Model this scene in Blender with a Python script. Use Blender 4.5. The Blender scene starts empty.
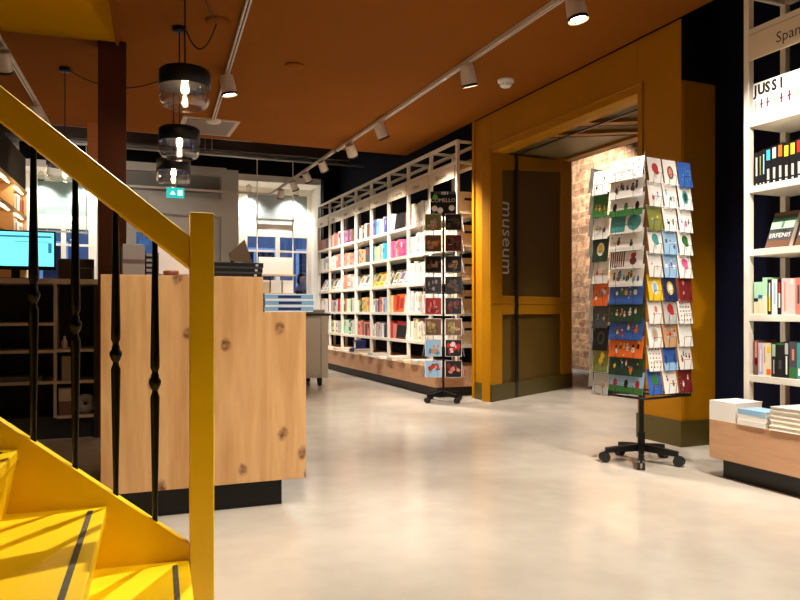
import bpy, math, random
from mathutils import Matrix, Vector
R = math.radians
PI = math.pi
rnd = random.Random(7)
C = bpy.context.scene.collection
scn = bpy.context.scene

# ------------------------------------------------------------------ helpers
def lin(c):
    return tuple(((v/255)/12.92 if v/255 <= .04045 else ((v/255+.055)/1.055)**2.4) for v in c)

MATS = {}
def mat(name, rgb, rough=.5, metal=0, emit=0, var=0, scale=6, coat=0, ecol=None, bump=0, spec=.5):
    if name in MATS: return MATS[name]
    m = bpy.data.materials.new(name); m.use_nodes = True
    nt = m.node_tree; b = nt.nodes['Principled BSDF']
    c = lin(rgb)
    b.inputs['Base Color'].default_value = (*c, 1)
    b.inputs['Roughness'].default_value = rough
    b.inputs['Metallic'].default_value = metal
    b.inputs['Specular IOR Level'].default_value = spec
    if coat:
        b.inputs['Coat Weight'].default_value = coat
        b.inputs['Coat Roughness'].default_value = .12
    if emit:
        b.inputs['Emission Color'].default_value = (*(lin(ecol) if ecol else c), 1)
        b.inputs['Emission Strength'].default_value = emit
    if var or bump:
        tc = nt.nodes.new('ShaderNodeTexCoord')
        n = nt.nodes.new('ShaderNodeTexNoise')
        n.inputs['Scale'].default_value = scale; n.inputs['Detail'].default_value = 4
        nt.links.new(tc.outputs['Object'], n.inputs['Vector'])
        if var:
            r = nt.nodes.new('ShaderNodeValToRGB')
            r.color_ramp.elements[0].position = .3; r.color_ramp.elements[1].position = .7
            r.color_ramp.elements[0].color = (*[x*(1-var) for x in c], 1)
            r.color_ramp.elements[1].color = (*[min(1, x*(1+var*.6)) for x in c], 1)
            nt.links.new(n.outputs['Fac'], r.inputs['Fac'])
            nt.links.new(r.outputs['Color'], b.inputs['Base Color'])
        if bump:
            bp = nt.nodes.new('ShaderNodeBump'); bp.inputs['Strength'].default_value = bump
            bp.inputs['Distance'].default_value = .01
            nt.links.new(n.outputs['Fac'], bp.inputs['Height'])
            nt.links.new(bp.outputs['Normal'], b.inputs['Normal'])
    MATS[name] = m
    return m

def wood(name, light, dark, scale=(1, 1, 1), knots=True, rough=.45, grain='Z'):
    m = bpy.data.materials.new(name); m.use_nodes = True
    nt = m.node_tree; b = nt.nodes['Principled BSDF']; L = nt.links
    tc = nt.nodes.new('ShaderNodeTexCoord')
    mp = nt.nodes.new('ShaderNodeMapping'); mp.inputs['Scale'].default_value = scale
    L.new(tc.outputs['Object'], mp.inputs['Vector'])
    st = nt.nodes.new('ShaderNodeMapping')
    s = {'Z': (1, 1, .1), 'Y': (1, .1, 1), 'X': (.1, 1, 1)}[grain]
    st.inputs['Scale'].default_value = s
    L.new(mp.outputs['Vector'], st.inputs['Vector'])
    n = nt.nodes.new('ShaderNodeTexNoise'); n.inputs['Scale'].default_value = 6; n.inputs['Detail'].default_value = 3
    n.inputs['Distortion'].default_value = .6
    L.new(st.outputs['Vector'], n.inputs['Vector'])
    mul = nt.nodes.new('ShaderNodeMath'); mul.operation = 'MULTIPLY'; mul.inputs[1].default_value = 6
    L.new(n.outputs['Fac'], mul.inputs[0])
    fr = nt.nodes.new('ShaderNodeMath'); fr.operation = 'PINGPONG'; fr.inputs[1].default_value = 1
    L.new(mul.outputs[0], fr.inputs[0])
    f = nt.nodes.new('ShaderNodeTexNoise'); f.inputs['Scale'].default_value = 60; f.inputs['Detail'].default_value = 4
    L.new(st.outputs['Vector'], f.inputs['Vector'])
    ad = nt.nodes.new('ShaderNodeMix'); ad.data_type = 'FLOAT'; ad.inputs[0].default_value = .5
    L.new(fr.outputs[0], ad.inputs[2]); L.new(f.outputs['Fac'], ad.inputs[3])
    rp = nt.nodes.new('ShaderNodeValToRGB')
    rp.color_ramp.elements[0].position = .2; rp.color_ramp.elements[1].position = .8
    rp.color_ramp.elements[0].color = (*lin(dark), 1); rp.color_ramp.elements[1].color = (*lin(light), 1)
    L.new(ad.outputs[0], rp.inputs['Fac'])
    out = rp.outputs['Color']
    if knots:
        km = nt.nodes.new('ShaderNodeMapping'); km.inputs['Scale'].default_value = {'Z': (3.7, 2.7, 1), 'Y': (3.4, 2.4, 3.4), 'X': (2.4, 3.4, 3.4)}[grain]
        nn = nt.nodes.new('ShaderNodeTexNoise'); nn.inputs['Scale'].default_value = 9
        L.new(mp.outputs['Vector'], nn.inputs['Vector'])
        va = nt.nodes.new('ShaderNodeVectorMath'); va.operation = 'MULTIPLY_ADD'
        va.inputs[1].default_value = (.06, .06, .06)
        L.new(nn.outputs['Color'], va.inputs[0]); L.new(mp.outputs['Vector'], va.inputs[2])
        src = va.outputs[0]
        if grain == 'Z':
            sx = nt.nodes.new('ShaderNodeSeparateXYZ'); cx = nt.nodes.new('ShaderNodeCombineXYZ')
            L.new(src, sx.inputs[0]); L.new(sx.outputs['X'], cx.inputs['X']); L.new(sx.outputs['Z'], cx.inputs['Y'])
            src = cx.outputs[0]
        L.new(src, km.inputs['Vector'])
        v = nt.nodes.new('ShaderNodeTexVoronoi'); v.inputs['Scale'].default_value = 1; v.voronoi_dimensions = '2D' if grain == 'Z' else '3D'
        L.new(km.outputs['Vector'], v.inputs['Vector'])
        kr = nt.nodes.new('ShaderNodeValToRGB')
        kr.color_ramp.elements[0].position = .05; kr.color_ramp.elements[0].color = (1, 1, 1, 1)
        kr.color_ramp.elements[1].position = .11; kr.color_ramp.elements[1].color = (0, 0, 0, 1)
        L.new(v.outputs['Distance'], kr.inputs['Fac'])
        k2 = nt.nodes.new('ShaderNodeMath'); k2.operation = 'MULTIPLY'
        kg = nt.nodes.new('ShaderNodeMapRange'); kg.inputs[1].default_value = .3; kg.inputs[2].default_value = .6; kg.inputs[3].default_value = .35; kg.inputs[4].default_value = 1
        fk_ = nt.nodes.new('ShaderNodeTexNoise'); fk_.inputs['Scale'].default_value = 45; L.new(mp.outputs['Vector'], fk_.inputs['Vector'])
        L.new(fk_.outputs['Fac'], kg.inputs[0])
        L.new(kr.outputs['Color'], k2.inputs[0]); L.new(kg.outputs[0], k2.inputs[1])
        mx = nt.nodes.new('ShaderNodeMix'); mx.data_type = 'RGBA'
        L.new(k2.outputs[0], mx.inputs[0]); L.new(out, mx.inputs[6])
        mx.inputs[7].default_value = (*lin((104, 62, 34)), 1)
        out = mx.outputs[2]
    L.new(out, b.inputs['Base Color'])
    b.inputs['Roughness'].default_value = rough
    return m

def glassy(name, tint=(1, 1, 1), refl=.06, rough=.0):
    m = bpy.data.materials.new(name); m.use_nodes = True
    nt = m.node_tree; nt.nodes.remove(nt.nodes['Principled BSDF'])
    o = nt.nodes['Material Output']
    t = nt.nodes.new('ShaderNodeBsdfTransparent'); t.inputs['Color'].default_value = (*tint, 1)
    g = nt.nodes.new('ShaderNodeBsdfGlossy'); g.inputs['Roughness'].default_value = rough
    lw = nt.nodes.new('ShaderNodeLayerWeight'); lw.inputs['Blend'].default_value = .25
    mm = nt.nodes.new('ShaderNodeMath'); mm.operation = 'MULTIPLY_ADD'; mm.inputs[1].default_value = .5; mm.inputs[2].default_value = refl
    mm.use_clamp = True
    nt.links.new(lw.outputs['Facing'], mm.inputs[0])
    x = nt.nodes.new('ShaderNodeMixShader')
    nt.links.new(mm.outputs[0], x.inputs[0]); nt.links.new(t.outputs[0], x.inputs[1]); nt.links.new(g.outputs[0], x.inputs[2])
    nt.links.new(x.outputs[0], o.inputs['Surface'])
    return m

class MB:
    """collects geometry, built as ONE mesh"""
    def __init__(s, M=None):
        s.v = []; s.f = []; s.mi = []; s.sm = []; s.M = M or Matrix()
    def add(s, vs, fs, m=0, smooth=False, X=None):
        T = s.M @ X if X is not None else s.M
        o = len(s.v)
        s.v += [T @ Vector(p) for p in vs]
        for f in fs:
            s.f.append([i+o for i in f]); s.mi.append(m); s.sm.append(smooth)
        return s
    def box(s, x0, x1, y0, y1, z0, z1, m=0, X=None):
        return s.add([(x0,y0,z0),(x1,y0,z0),(x1,y1,z0),(x0,y1,z0),(x0,y0,z1),(x1,y0,z1),(x1,y1,z1),(x0,y1,z1)],
                     [(0,3,2,1),(4,5,6,7),(0,1,5,4),(1,2,6,5),(2,3,7,6),(3,0,4,7)], m, False, X)
    def cyl(s, p0, p1, r0, r1=None, n=12, m=0, cap=True, smooth=True):
        p0 = Vector(p0); p1 = Vector(p1); r1 = r0 if r1 is None else r1
        q = (p1-p0).to_track_quat('Z', 'Y')
        vs = []
        for p, r in ((p0, r0), (p1, r1)):
            for i in range(n):
                a = 2*PI*i/n; vs.append(p + q @ Vector((r*math.cos(a), r*math.sin(a), 0)))
        s.add(vs, [(i, (i+1) % n, n+(i+1) % n, n+i) for i in range(n)], m, smooth)
        if cap: s.add(vs, [tuple(reversed(range(n))), tuple(range(n, 2*n))], m)
        return s
    def lathe(s, prof, o=(0,0,0), n=20, m=0, smooth=True, closed=False, X=None):
        vs = []
        for r, z in prof:
            for i in range(n):
                a = 2*PI*i/n; vs.append((o[0]+r*math.cos(a), o[1]+r*math.sin(a), o[2]+z))
        k = len(prof); fs = []
        for j in range(k-1 if not closed else k):
            jj = (j+1) % k
            for i in range(n):
                fs.append((j*n+i, j*n+(i+1) % n, jj*n+(i+1) % n, jj*n+i))
        s.add(vs, fs, m, smooth, X)
        if not closed:
            s.add(vs, [tuple(reversed(range(n))), tuple(range((k-1)*n, k*n))], m, False, X)
        return s
    def prism(s, poly, h0, h1, axis='Z', m=0, X=None):
        n = len(poly)
        def P(a, b, h):
            return {'Z': (a, b, h), 'Y': (a, h, b), 'X': (h, a, b)}[axis]
        vs = [P(a, b, h0) for a, b in poly] + [P(a, b, h1) for a, b in poly]
        return s.add(vs, [tuple(reversed(range(n))), tuple(range(n, 2*n))] + [(i, (i+1) % n, n+(i+1) % n, n+i) for i in range(n)], m, False, X)
    def tube(s, pts, r, n=6, m=0):
        pts = [Vector(p) for p in pts]; vs = []
        for k, p in enumerate(pts):
            t = (pts[min(k+1, len(pts)-1)] - pts[max(k-1, 0)]).normalized()
            q = t.to_track_quat('Z', 'Y') if abs(t.z) > .95 else t.to_track_quat('Z', 'X')
            if abs(t.z) <= .95:
                side = t.cross(Vector((0, 0, 1))).normalized(); up = side.cross(t)
            else:
                side = Vector((1, 0, 0)); side = (side - t*side.dot(t)).normalized(); up = side.cross(t)
            for i in range(n):
                a = 2*PI*i/n; vs.append(p + side*(r*math.cos(a)) + up*(r*math.sin(a)))
        fs = []
        for k in range(len(pts)-1):
            for i in range(n): fs.append((k*n+i, k*n+(i+1) % n, (k+1)*n+(i+1) % n, (k+1)*n+i))
        fs += [tuple(reversed(range(n))), tuple(range((len(pts)-1)*n, len(pts)*n))]
        return s.add(vs, fs, m, True)
    def ell(s, cx, cz, rx, rz, y, m, n=10):
        return s.add([(cx+rx*math.cos(2*PI*i/n), y, cz+rz*math.sin(2*PI*i/n)) for i in range(n)], [tuple(range(n))], m)
    def ball(s, c, r, n=10, m=0, sz=1):
        pr = [(max(1e-4, r*math.sin(PI*j/8)), -r*sz*math.cos(PI*j/8)) for j in range(9)]
        return s.lathe(pr, c, n, m)
    def text(s, txt, size, X, m, ext=.0006, align='LEFT', bold=0):
        cu = bpy.data.curves.new('t', 'FONT'); cu.body = txt; cu.size = size; cu.extrude = ext; cu.align_x = align
        cu.resolution_u = 2; cu.offset = bold
        o = bpy.data.objects.new('t', cu); C.objects.link(o)
        dg = bpy.context.evaluated_depsgraph_get()
        me = bpy.data.meshes.new_from_object(o.evaluated_get(dg))
        s.add([tuple(v.co) for v in me.vertices], [tuple(p.vertices) for p in me.polygons], m, False, X)
        bpy.data.meshes.remove(me); bpy.data.objects.remove(o); bpy.data.curves.remove(cu)
        return s

ROOT = {}
def build(name, mb, mats, parent=None, bev=0, label=None, origin=None):
    if not isinstance(mats, (list, tuple)): mats = [mats]
    if parent is not None:
        M = ROOT[parent.name]
    elif origin is not None:
        M = Matrix.Translation(origin)
    else:
        M = Matrix()
    inv = M.inverted()
    me = bpy.data.meshes.new(name)
    me.from_pydata([tuple(inv @ v) for v in mb.v], [], mb.f)
    for m in mats: me.materials.append(m)
    me.polygons.foreach_set('material_index', mb.mi)
    me.polygons.foreach_set('use_smooth', mb.sm)
    me.update()
    o = bpy.data.objects.new(name, me); C.objects.link(o)
    if parent is not None: o.parent = parent
    elif origin is not None: o.location = origin
    ROOT[o.name] = M
    if bev:
        b = o.modifiers.new('bevel', 'BEVEL'); b.width = bev; b.segments = 2; b.limit_method = 'ANGLE'
    if label: o['label'] = label
    return o

def tag(o, label, cat, group=None):
    n_ = len(label.replace(',', '').split())
    if not 4 <= n_ <= 16: print('LABELLEN', n_, label)
    o['label'] = label; o['category'] = cat
    if group: o['group'] = group
    return o
def thing(name, label, cat, loc=(0,0,0), rz=0, group=None):
    o = bpy.data.objects.new(name, None); C.objects.link(o)
    o.location = loc; o.rotation_euler = (0, 0, rz); o.empty_display_size = .1
    ROOT[o.name] = Matrix.Translation(loc) @ Matrix.Rotation(rz, 4, 'Z')
    return tag(o, label, cat, group)
def struct(name, mb, mats, parent=None, bev=0, label=None):
    o = build(name, mb, mats, parent, bev, label)
    if parent is None: o['kind'] = 'structure'
    return o
def sroot(name, label=None):
    o = bpy.data.objects.new(name, None); C.objects.link(o); ROOT[o.name] = Matrix(); o['kind'] = 'structure'
    if label: o['label'] = label
    return o
def copy_thing(root, loc, label, group=None):
    c = root.copy(); C.objects.link(c); c.location = loc; c['label'] = label
    for ch in root.children:
        d = ch.copy(); C.objects.link(d); d.parent = c
        for g in ch.children:
            e = g.copy(); C.objects.link(e); e.parent = d
    return c
ORD = ['first','second','third','fourth','fifth','sixth','seventh','eighth','ninth','tenth','eleventh','twelfth','thirteenth','fourteenth','fifteenth']
def Rz(a): return Matrix.Rotation(a, 4, 'Z')
def T(*p): return Matrix.Translation(p)

# ------------------------------------------------------------------ materials
white = mat('cream_paint', (232, 224, 208), .45)
whitep = mat('white_paint', (236, 230, 218), .5)
black = mat('black_metal', (9, 9, 10), .45, spec=.35)
blackg = mat('black_gloss', (5, 5, 6), .3, spec=.3)
yellow = mat('stair_yellow', (248, 206, 6), .38, var=.03, scale=3)
ochre = mat('portal_ochre', (172, 114, 0), .5, spec=.2, var=.05, scale=3)
ochred = mat('portal_panel_olive', (92, 68, 14), .45, var=.05, scale=3)
skirt = mat('portal_skirting_olive', (80, 66, 16), .4)
ceilm = mat('ceiling_rust_brown', (136, 78, 22), .8, spec=.03, var=.04, scale=1.5)
colm = mat('column_brown', (78, 36, 13), .55, var=.05, spec=.25)
navy = mat('navy_wall_paint', (9, 12, 32), .7, spec=.12, var=.08, scale=2)
dark = mat('dark_ceiling_void', (18, 15, 13), .9, spec=.1)
greyl = mat('light_grey_paint', (196, 190, 180), .6)
greym = mat('mid_grey_paint', (128, 124, 116), .6)
pagem = mat('paper_pages', (235, 226, 208), .8, var=.05, scale=80)
lens = mat('lamp_lens', (255, 240, 220), .3, emit=14, ecol=(255, 226, 190))
ledm = mat('led_strip', (255, 240, 220), .3, emit=9, ecol=(255, 228, 190))
oak = wood('counter_oak', (212, 166, 112), (186, 136, 82), (1, 1, 1), True)
oakp = wood('plinth_oak', (206, 160, 122), (186, 138, 100), (1, 1, 1), False, grain='Y')
shelfwood = mat('shelf_inner_birch', (216, 188, 150), .5, var=.06, scale=12)
steel = mat('steel', (180, 180, 178), .3, 1)

def floor_mat():
    m = bpy.data.materials.new('polished_concrete'); m.use_nodes = True
    nt = m.node_tree; b = nt.nodes['Principled BSDF']; L = nt.links
    tc = nt.nodes.new('ShaderNodeTexCoord')
    a = nt.nodes.new('ShaderNodeTexNoise'); a.inputs['Scale'].default_value = 1.1; a.inputs['Detail'].default_value = 4; a.inputs['Roughness'].default_value = .5; a.inputs['Distortion'].default_value = .3
    c = nt.nodes.new('ShaderNodeTexNoise'); c.inputs['Scale'].default_value = 6; c.inputs['Detail'].default_value = 5
    L.new(tc.outputs['Object'], a.inputs['Vector']); L.new(tc.outputs['Object'], c.inputs['Vector'])
    mx = nt.nodes.new('ShaderNodeMix'); mx.data_type = 'FLOAT'; mx.inputs[0].default_value = .35
    L.new(a.outputs['Fac'], mx.inputs[2]); L.new(c.outputs['Fac'], mx.inputs[3])
    rp = nt.nodes.new('ShaderNodeValToRGB')
    rp.color_ramp.elements[0].position = .28; rp.color_ramp.elements[0].color = (*lin((182, 171, 155)), 1)
    rp.color_ramp.elements[1].position = .74; rp.color_ramp.elements[1].color = (*lin((210, 200, 184)), 1)
    L.new(mx.outputs[0], rp.inputs['Fac']); L.new(rp.outputs['Color'], b.inputs['Base Color'])
    mr = nt.nodes.new('ShaderNodeMapRange'); mr.inputs[1].default_value = .3; mr.inputs[2].default_value = .7; mr.inputs[3].default_value = .15; mr.inputs[4].default_value = .22
    L.new(a.outputs['Fac'], mr.inputs[0]); L.new(mr.outputs[0], b.inputs['Roughness'])
    b.inputs['Specular IOR Level'].default_value = .6
    bp = nt.nodes.new('ShaderNodeBump'); bp.inputs['Strength'].default_value = .015; bp.inputs['Distance'].default_value = .02
    L.new(c.outputs['Fac'], bp.inputs['Height']); L.new(bp.outputs['Normal'], b.inputs['Normal'])
    return m
def brick_mat():
    m = bpy.data.materials.new('old_brick'); m.use_nodes = True
    nt = m.node_tree; b = nt.nodes['Principled BSDF']; L = nt.links
    tc = nt.nodes.new('ShaderNodeTexCoord')
    sp = nt.nodes.new('ShaderNodeSeparateXYZ'); cb = nt.nodes.new('ShaderNodeCombineXYZ')
    L.new(tc.outputs['Object'], sp.inputs[0]); L.new(sp.outputs['Y'], cb.inputs['X']); L.new(sp.outputs['Z'], cb.inputs['Y'])
    nz = nt.nodes.new('ShaderNodeTexNoise'); nz.inputs['Scale'].default_value = 5; nz.inputs['Detail'].default_value = 5
    L.new(tc.outputs['Object'], nz.inputs['Vector'])
    va = nt.nodes.new('ShaderNodeVectorMath'); va.operation = 'MULTIPLY_ADD'; va.inputs[1].default_value = (.16, .13, .13)
    L.new(nz.outputs['Color'], va.inputs[0]); L.new(cb.outputs[0], va.inputs[2])
    br = nt.nodes.new('ShaderNodeTexBrick'); br.inputs['Scale'].default_value = 1
    br.inputs['Brick Width'].default_value = .34; br.inputs['Row Height'].default_value = .13; br.inputs['Mortar Size'].default_value = .011
    br.inputs['Mortar Smooth'].default_value = .4
    br.inputs['Color1'].default_value = (*lin((196, 152, 112)), 1); br.inputs['Color2'].default_value = (*lin((150, 112, 84)), 1)
    br.inputs['Mortar'].default_value = (*lin((186, 162, 132)), 1)
    L.new(va.outputs[0], br.inputs['Vector'])
    mx = nt.nodes.new('ShaderNodeMix'); mx.data_type = 'RGBA'; mx.blend_type = 'MULTIPLY'; mx.inputs[0].default_value = .8
    n2 = nt.nodes.new('ShaderNodeTexNoise'); n2.inputs['Scale'].default_value = 9; n2.inputs['Detail'].default_value = 6
    L.new(tc.outputs['Object'], n2.inputs['Vector'])
    rp = nt.nodes.new('ShaderNodeValToRGB'); rp.color_ramp.elements[0].position = .35; rp.color_ramp.elements[0].color = (.35, .3, .27, 1); rp.color_ramp.elements[1].position = .6; rp.color_ramp.elements[1].color = (1, 1, 1, 1)
    L.new(n2.outputs['Fac'], rp.inputs['Fac']); L.new(br.outputs['Color'], mx.inputs[6]); L.new(rp.outputs['Color'], mx.inputs[7])
    L.new(mx.outputs[2], b.inputs['Base Color']); b.inputs['Roughness'].default_value = .9
    bp = nt.nodes.new('ShaderNodeBump'); bp.inputs['Strength'].default_value = .9; bp.inputs['Distance'].default_value = .03
    L.new(n2.outputs['Fac'], bp.inputs['Height']); L.new(bp.outputs['Normal'], b.inputs['Normal'])
    return m
def cobble_mat():
    m = bpy.data.materials.new('grey_cobbles'); m.use_nodes = True
    nt = m.node_tree; b = nt.nodes['Principled BSDF']; L = nt.links
    tc = nt.nodes.new('ShaderNodeTexCoord')
    v = nt.nodes.new('ShaderNodeTexVoronoi'); v.inputs['Scale'].default_value = 9; v.feature = 'DISTANCE_TO_EDGE'
    L.new(tc.outputs['Object'], v.inputs['Vector'])
    rp = nt.nodes.new('ShaderNodeValToRGB'); rp.color_ramp.elements[0].color = (*lin((52, 50, 48)), 1); rp.color_ramp.elements[1].position = .12; rp.color_ramp.elements[1].color = (*lin((132, 128, 124)), 1)
    L.new(v.outputs['Distance'], rp.inputs['Fac']); L.new(rp.outputs['Color'], b.inputs['Base Color'])
    b.inputs['Roughness'].default_value = .7
    bp = nt.nodes.new('ShaderNodeBump'); bp.inputs['Distance'].default_value = .02
    L.new(v.outputs['Distance'], bp.inputs['Height']); L.new(bp.outputs['Normal'], b.inputs['Normal'])
    return m
concrete = floor_mat(); brick = brick_mat(); cobble = cobble_mat()
glass = glassy('clear_glass', (1, 1, 1), .05)
paneglass = glassy('window_glass', (.9, .95, 1), .04)

PAL = {}
def pal(name, rgb, rough=.45):
    PAL[name] = mat('paper_' + name.replace(' ', '_'), rgb, rough)
for nm, c in {'white': (238, 234, 226), 'cream': (236, 218, 184), 'pale grey': (190, 188, 184), 'dark grey': (70, 70, 74),
              'black': (9, 9, 10), 'red': (186, 34, 34), 'dark red': (112, 24, 28), 'salmon': (214, 130, 112),
              'pink': (226, 96, 150), 'pale pink': (236, 196, 190), 'orange': (232, 106, 34), 'yellow': (240, 200, 40), 'tan': (190, 152, 112),
              'brown': (112, 74, 48), 'green': (52, 112, 52), 'dark green': (28, 62, 38), 'mint': (168, 212, 176), 'olive': (130, 132, 62),
              'teal': (70, 150, 146), 'cyan': (60, 178, 206), 'light blue': (150, 190, 222), 'blue': (46, 92, 170), 'navy': (26, 36, 92),
              'mauve': (142, 104, 148), 'lilac': (198, 184, 214)}.items(): pal(nm, c)

# ------------------------------------------------------------------ setting
struct('floor', MB().box(-3.2, 5.72, -2.6, 14.3, -.1, 0), concrete)
struct('floor_passage', MB().box(5.72, 7.6, 5.0, 12.6, -.1, -.004), cobble)
struct('ceiling', MB().box(-3.2, 3.9, -2.6, 9.28, 3.13, 3.23), ceilm)
struct('ceiling_void', MB().box(-3.2, 4.4, -2.6, 14.3, 3.98, 4.08), dark)
struct('wall_left', MB().box(-3.3, -3.2, -2.6, 14.3, 0, 3.98), navy)
struct('wall_front', MB().box(-3.3, 4.4, -2.7, -2.6, 0, 3.98), greyl)
struct('wall_right', MB().box(4.25, 4.4, -2.6, 4.2, 0, 3.98).box(4.25, 4.4, 7.3, 14.3, 0, 3.98).box(4.25, 4.4, 4.2, 7.3, 3.13, 3.98).box(3.93, 4.25, 13.42, 13.6, 0, 3.98), navy)
# back wall with window bays
bw = MB()
Yb = 13.6
bw.box(-3.2, -1.25, Yb, Yb+.15, 0, 3.98)                       # left of left bay
bw.box(-1.25, 4.25, Yb, Yb+.15, 3.52, 3.98, 1)                 # band above
bw.box(-.02, .22, Yb, Yb+.15, 0, 3.52)
bw.box(2.03, 2.34, Yb-.08, Yb+.15, 0, 3.56)                    # pilaster
bw.box(.22, 2.03, Yb, Yb+.15, 2.45, 3.52)                      # over the door
bw.box(.22, .5, Yb, Yb+.15, 0, 2.45).box(1.75, 2.03, Yb, Yb+.15, 0, 2.45)
struct('wall_back', bw, [greyl, dark])
tb = MB().box(.1, 2.1, Yb-.22, Yb, 3.42, 3.56).box(.1, 2.1, Yb-.14, Yb, 3.12, 3.17).box(.3, 2.0, Yb-.05, Yb-.001, 3.17, 3.42, 1).box(.75, 2.0, Yb-.3, Yb-.02, 2.68, 2.98)
struct('trim_1', tb, [greyl, greym])
def window_bay(n, x0, x1, lab):
    r = sroot('window_%d' % n)
    y1 = Yb + .75
    f = MB()
    f.box(x0-.05, x0, Yb, y1, 0, 3.52).box(x1, x1+.05, Yb, y1, 0, 3.52)     # reveals
    f.box(x0, x1, Yb, y1, 3.4, 3.52).box(x0, x1, Yb, y1, .0, .5)            # head, seat
    w0, w1 = (x0+.28, x1-.08) if n == 1 else (x0+.18, x1-.14)
    f.box(x0, w0, y1-.1, y1, .5, 3.4).box(w1, x1, y1-.1, y1, .5, 3.4)
    f.box(w0, w1, y1-.1, y1, 2.44, 2.68).box(w0, w1, y1-.1, y1, 3.28, 3.4)
    xm = (w0+w1)/2
    f.box(xm-.04, xm+.04, y1-.1, y1, .5, 2.44)
    struct('window_frame', f, whitep, r)
    g = MB().box(w0, xm-.04, y1-.07, y1-.02, 2.14, 2.18).box(xm+.04, w1, y1-.07, y1-.02, 2.14, 2.18)
    struct('glazing_bar', g, whitep, r)
    struct('transom_panel', MB().box(w0, w1, y1-.06, y1-.03, 2.68, 3.28), mat('transom_grey', (132, 140, 142), .6), r)
    struct('pane', MB().box(w0, xm-.04, y1-.05, y1-.042, .5, 2.44), paneglass, r)
    struct('pane', MB().box(xm+.04, w1, y1-.05, y1-.042, .5, 2.44), paneglass, r)
    return r
window_bay(1, 2.36, 3.92, '')
window_bay(2, -1.2, -.06, '')
dr = sroot('door_2')
struct('door_frame', MB().box(.5, .58, Yb+.02, Yb+.1, 0, 2.45).box(1.67, 1.75, Yb+.02, Yb+.1, 0, 2.45).box(.58, 1.67, Yb+.02, Yb+.1, 2.37, 2.45).box(1.1, 1.15, Yb+.02, Yb+.1, 0, 2.37).box(.58, 1.1, Yb+.02, Yb+.1, 0, .1).box(1.15, 1.67, Yb+.02, Yb+.1, 0, .1), greyl, dr)
struct('pane', MB().box(.58, 1.1, Yb+.05, Yb+.06, .1, 2.37), paneglass, dr)
struct('pane', MB().box(1.15, 1.67, Yb+.05, Yb+.06, .1, 2.37), paneglass, dr)
# outside: street and the facade opposite
ext = mat('street_facade', (92, 104, 128), .8, var=.15, scale=1)
extw = mat('street_window_frames', (170, 190, 214), .6)
exd = mat('street_window_dark', (22, 30, 52), .2)
fb = MB().box(-8, 14, 20, 20.4, -.2, 8)
for i in range(12):
    x = -7.2+i*1.75
    for z in (.7, 3.6):
        fb.box(x, x+1.2, 19.94, 20, z, z+2.0, 1).box(x+.08, x+.56, 19.92, 19.94, z+.08, z+1.92, 2).box(x+.64, x+1.12, 19.92, 19.94, z+.08, z+1.92, 2)
struct('wall_street', fb, [ext, extw, exd])
struct('floor_street', MB().box(-8, 14, 14.36, 20, -.3, -.05), mat('street_paving', (96, 100, 110), .6, var=.2, scale=4))

# beams and pipes in the open ceiling
def bar(name, lab, cat, mb, m, group=None):
    return tag(build(name, mb, m), lab, cat, group)
for i, (y, z, lab) in enumerate(((9.75, 3.72, 'nearest to rust ceiling edge'), (11.2, 3.72, 'middle of the open dark ceiling'), (12.7, 3.72, 'farthest one before the window wall'))):
    bar('ceiling_beam', 'dark rusty ceiling beam, ' + lab, 'beam', MB().box(-3.1, 3.85 if y > 13 else 4.2, y-.07, y+.07, z, z+.24), mat('dark_beam', (62, 42, 32), .8), 'beams in the open ceiling')
for i, (y, z, r, x1, lab) in enumerate(((9.9, 3.3, .03, 1.9, 'short galvanised pipe under the dark ceiling, nearest the rust panel'), (11.6, 3.42, .026, 4.1, 'long grey pipe under the dark ceiling behind pendant lamps'), (12.4, 3.62, .03, 3.9, 'far grey pipe under dark ceiling above the exit sign'))):
    p = MB().tube([(-3, y, z), (x1, y, z)], r, 10)
    for x in (-1.5, .3, 1.6):
        p.tube([(x, y, z), (x, y, 3.96)], .008, 6)
    bar('ceiling_pipe', lab, 'pipe', p, mat('dull_zinc', (150, 146, 140), .45, .6), 'ceiling pipes')
bar('ventilation_duct', 'long pale rectangular duct under dark ceiling beyond the rust panel', 'duct', MB().box(1.7, 4.2, 10.0, 10.25, 3.42, 3.52), mat('duct_grey', (120, 122, 118), .6))

# portal to the museum (door_1)
X0 = 3.92
po = sroot('door_1')
fr = MB()
Ya, Yc = 4.15, 7.36      # outer edges
Oa, Oc = 4.62, 6.95      # opening
fr.prism([(X0, Oc), (X0, Yc), (X0+.3, Yc), (X0+.3, Oc+.24), (X0+.2, Oc+.13)], 0, 3.13).box(X0, X0+.3, Ya, Oa, 0, 3.13).box(X0, X0+.12, Oa, Oc, 2.71, 3.13)
b = .014
for (a, c_, z0, z1) in ((Oc, Oc+.02, 0, 2.76), (Oa-.07, Oa-.05, 0, 2.78), (Oa-.07, Oc+.02, 2.77, 2.79)):
    fr.box(X0-b, X0, a, c_, z0, z1)
fr.box(X0-.02, X0, Yc-.05, Yc, 0, 3.13)
struct('portal_frame', fr, ochre, po, bev=.004)
struct('portal_side_boards', MB().box(X0+.3, 4.25, Ya+.005, Ya+.06, 0, 2.68).box(X0+.02, X0+.045, Ya-.004, Ya, .2, 2.68), ochre, po)
struct('portal_upper_return', MB().box(X0+.001, 4.25, Ya-.006, Ya+.02, 2.68, 3.13), navy, po)
sk = MB().box(X0-.012, X0, Oc, Yc, 0, .19).box(X0-.012, X0, Ya-.012, Oa, 0, .19).box(X0, 4.25, Ya-.012, Ya-.004, 0, .19)
struct('skirting', sk, skirt, po, label='olive painted lower band')
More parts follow.
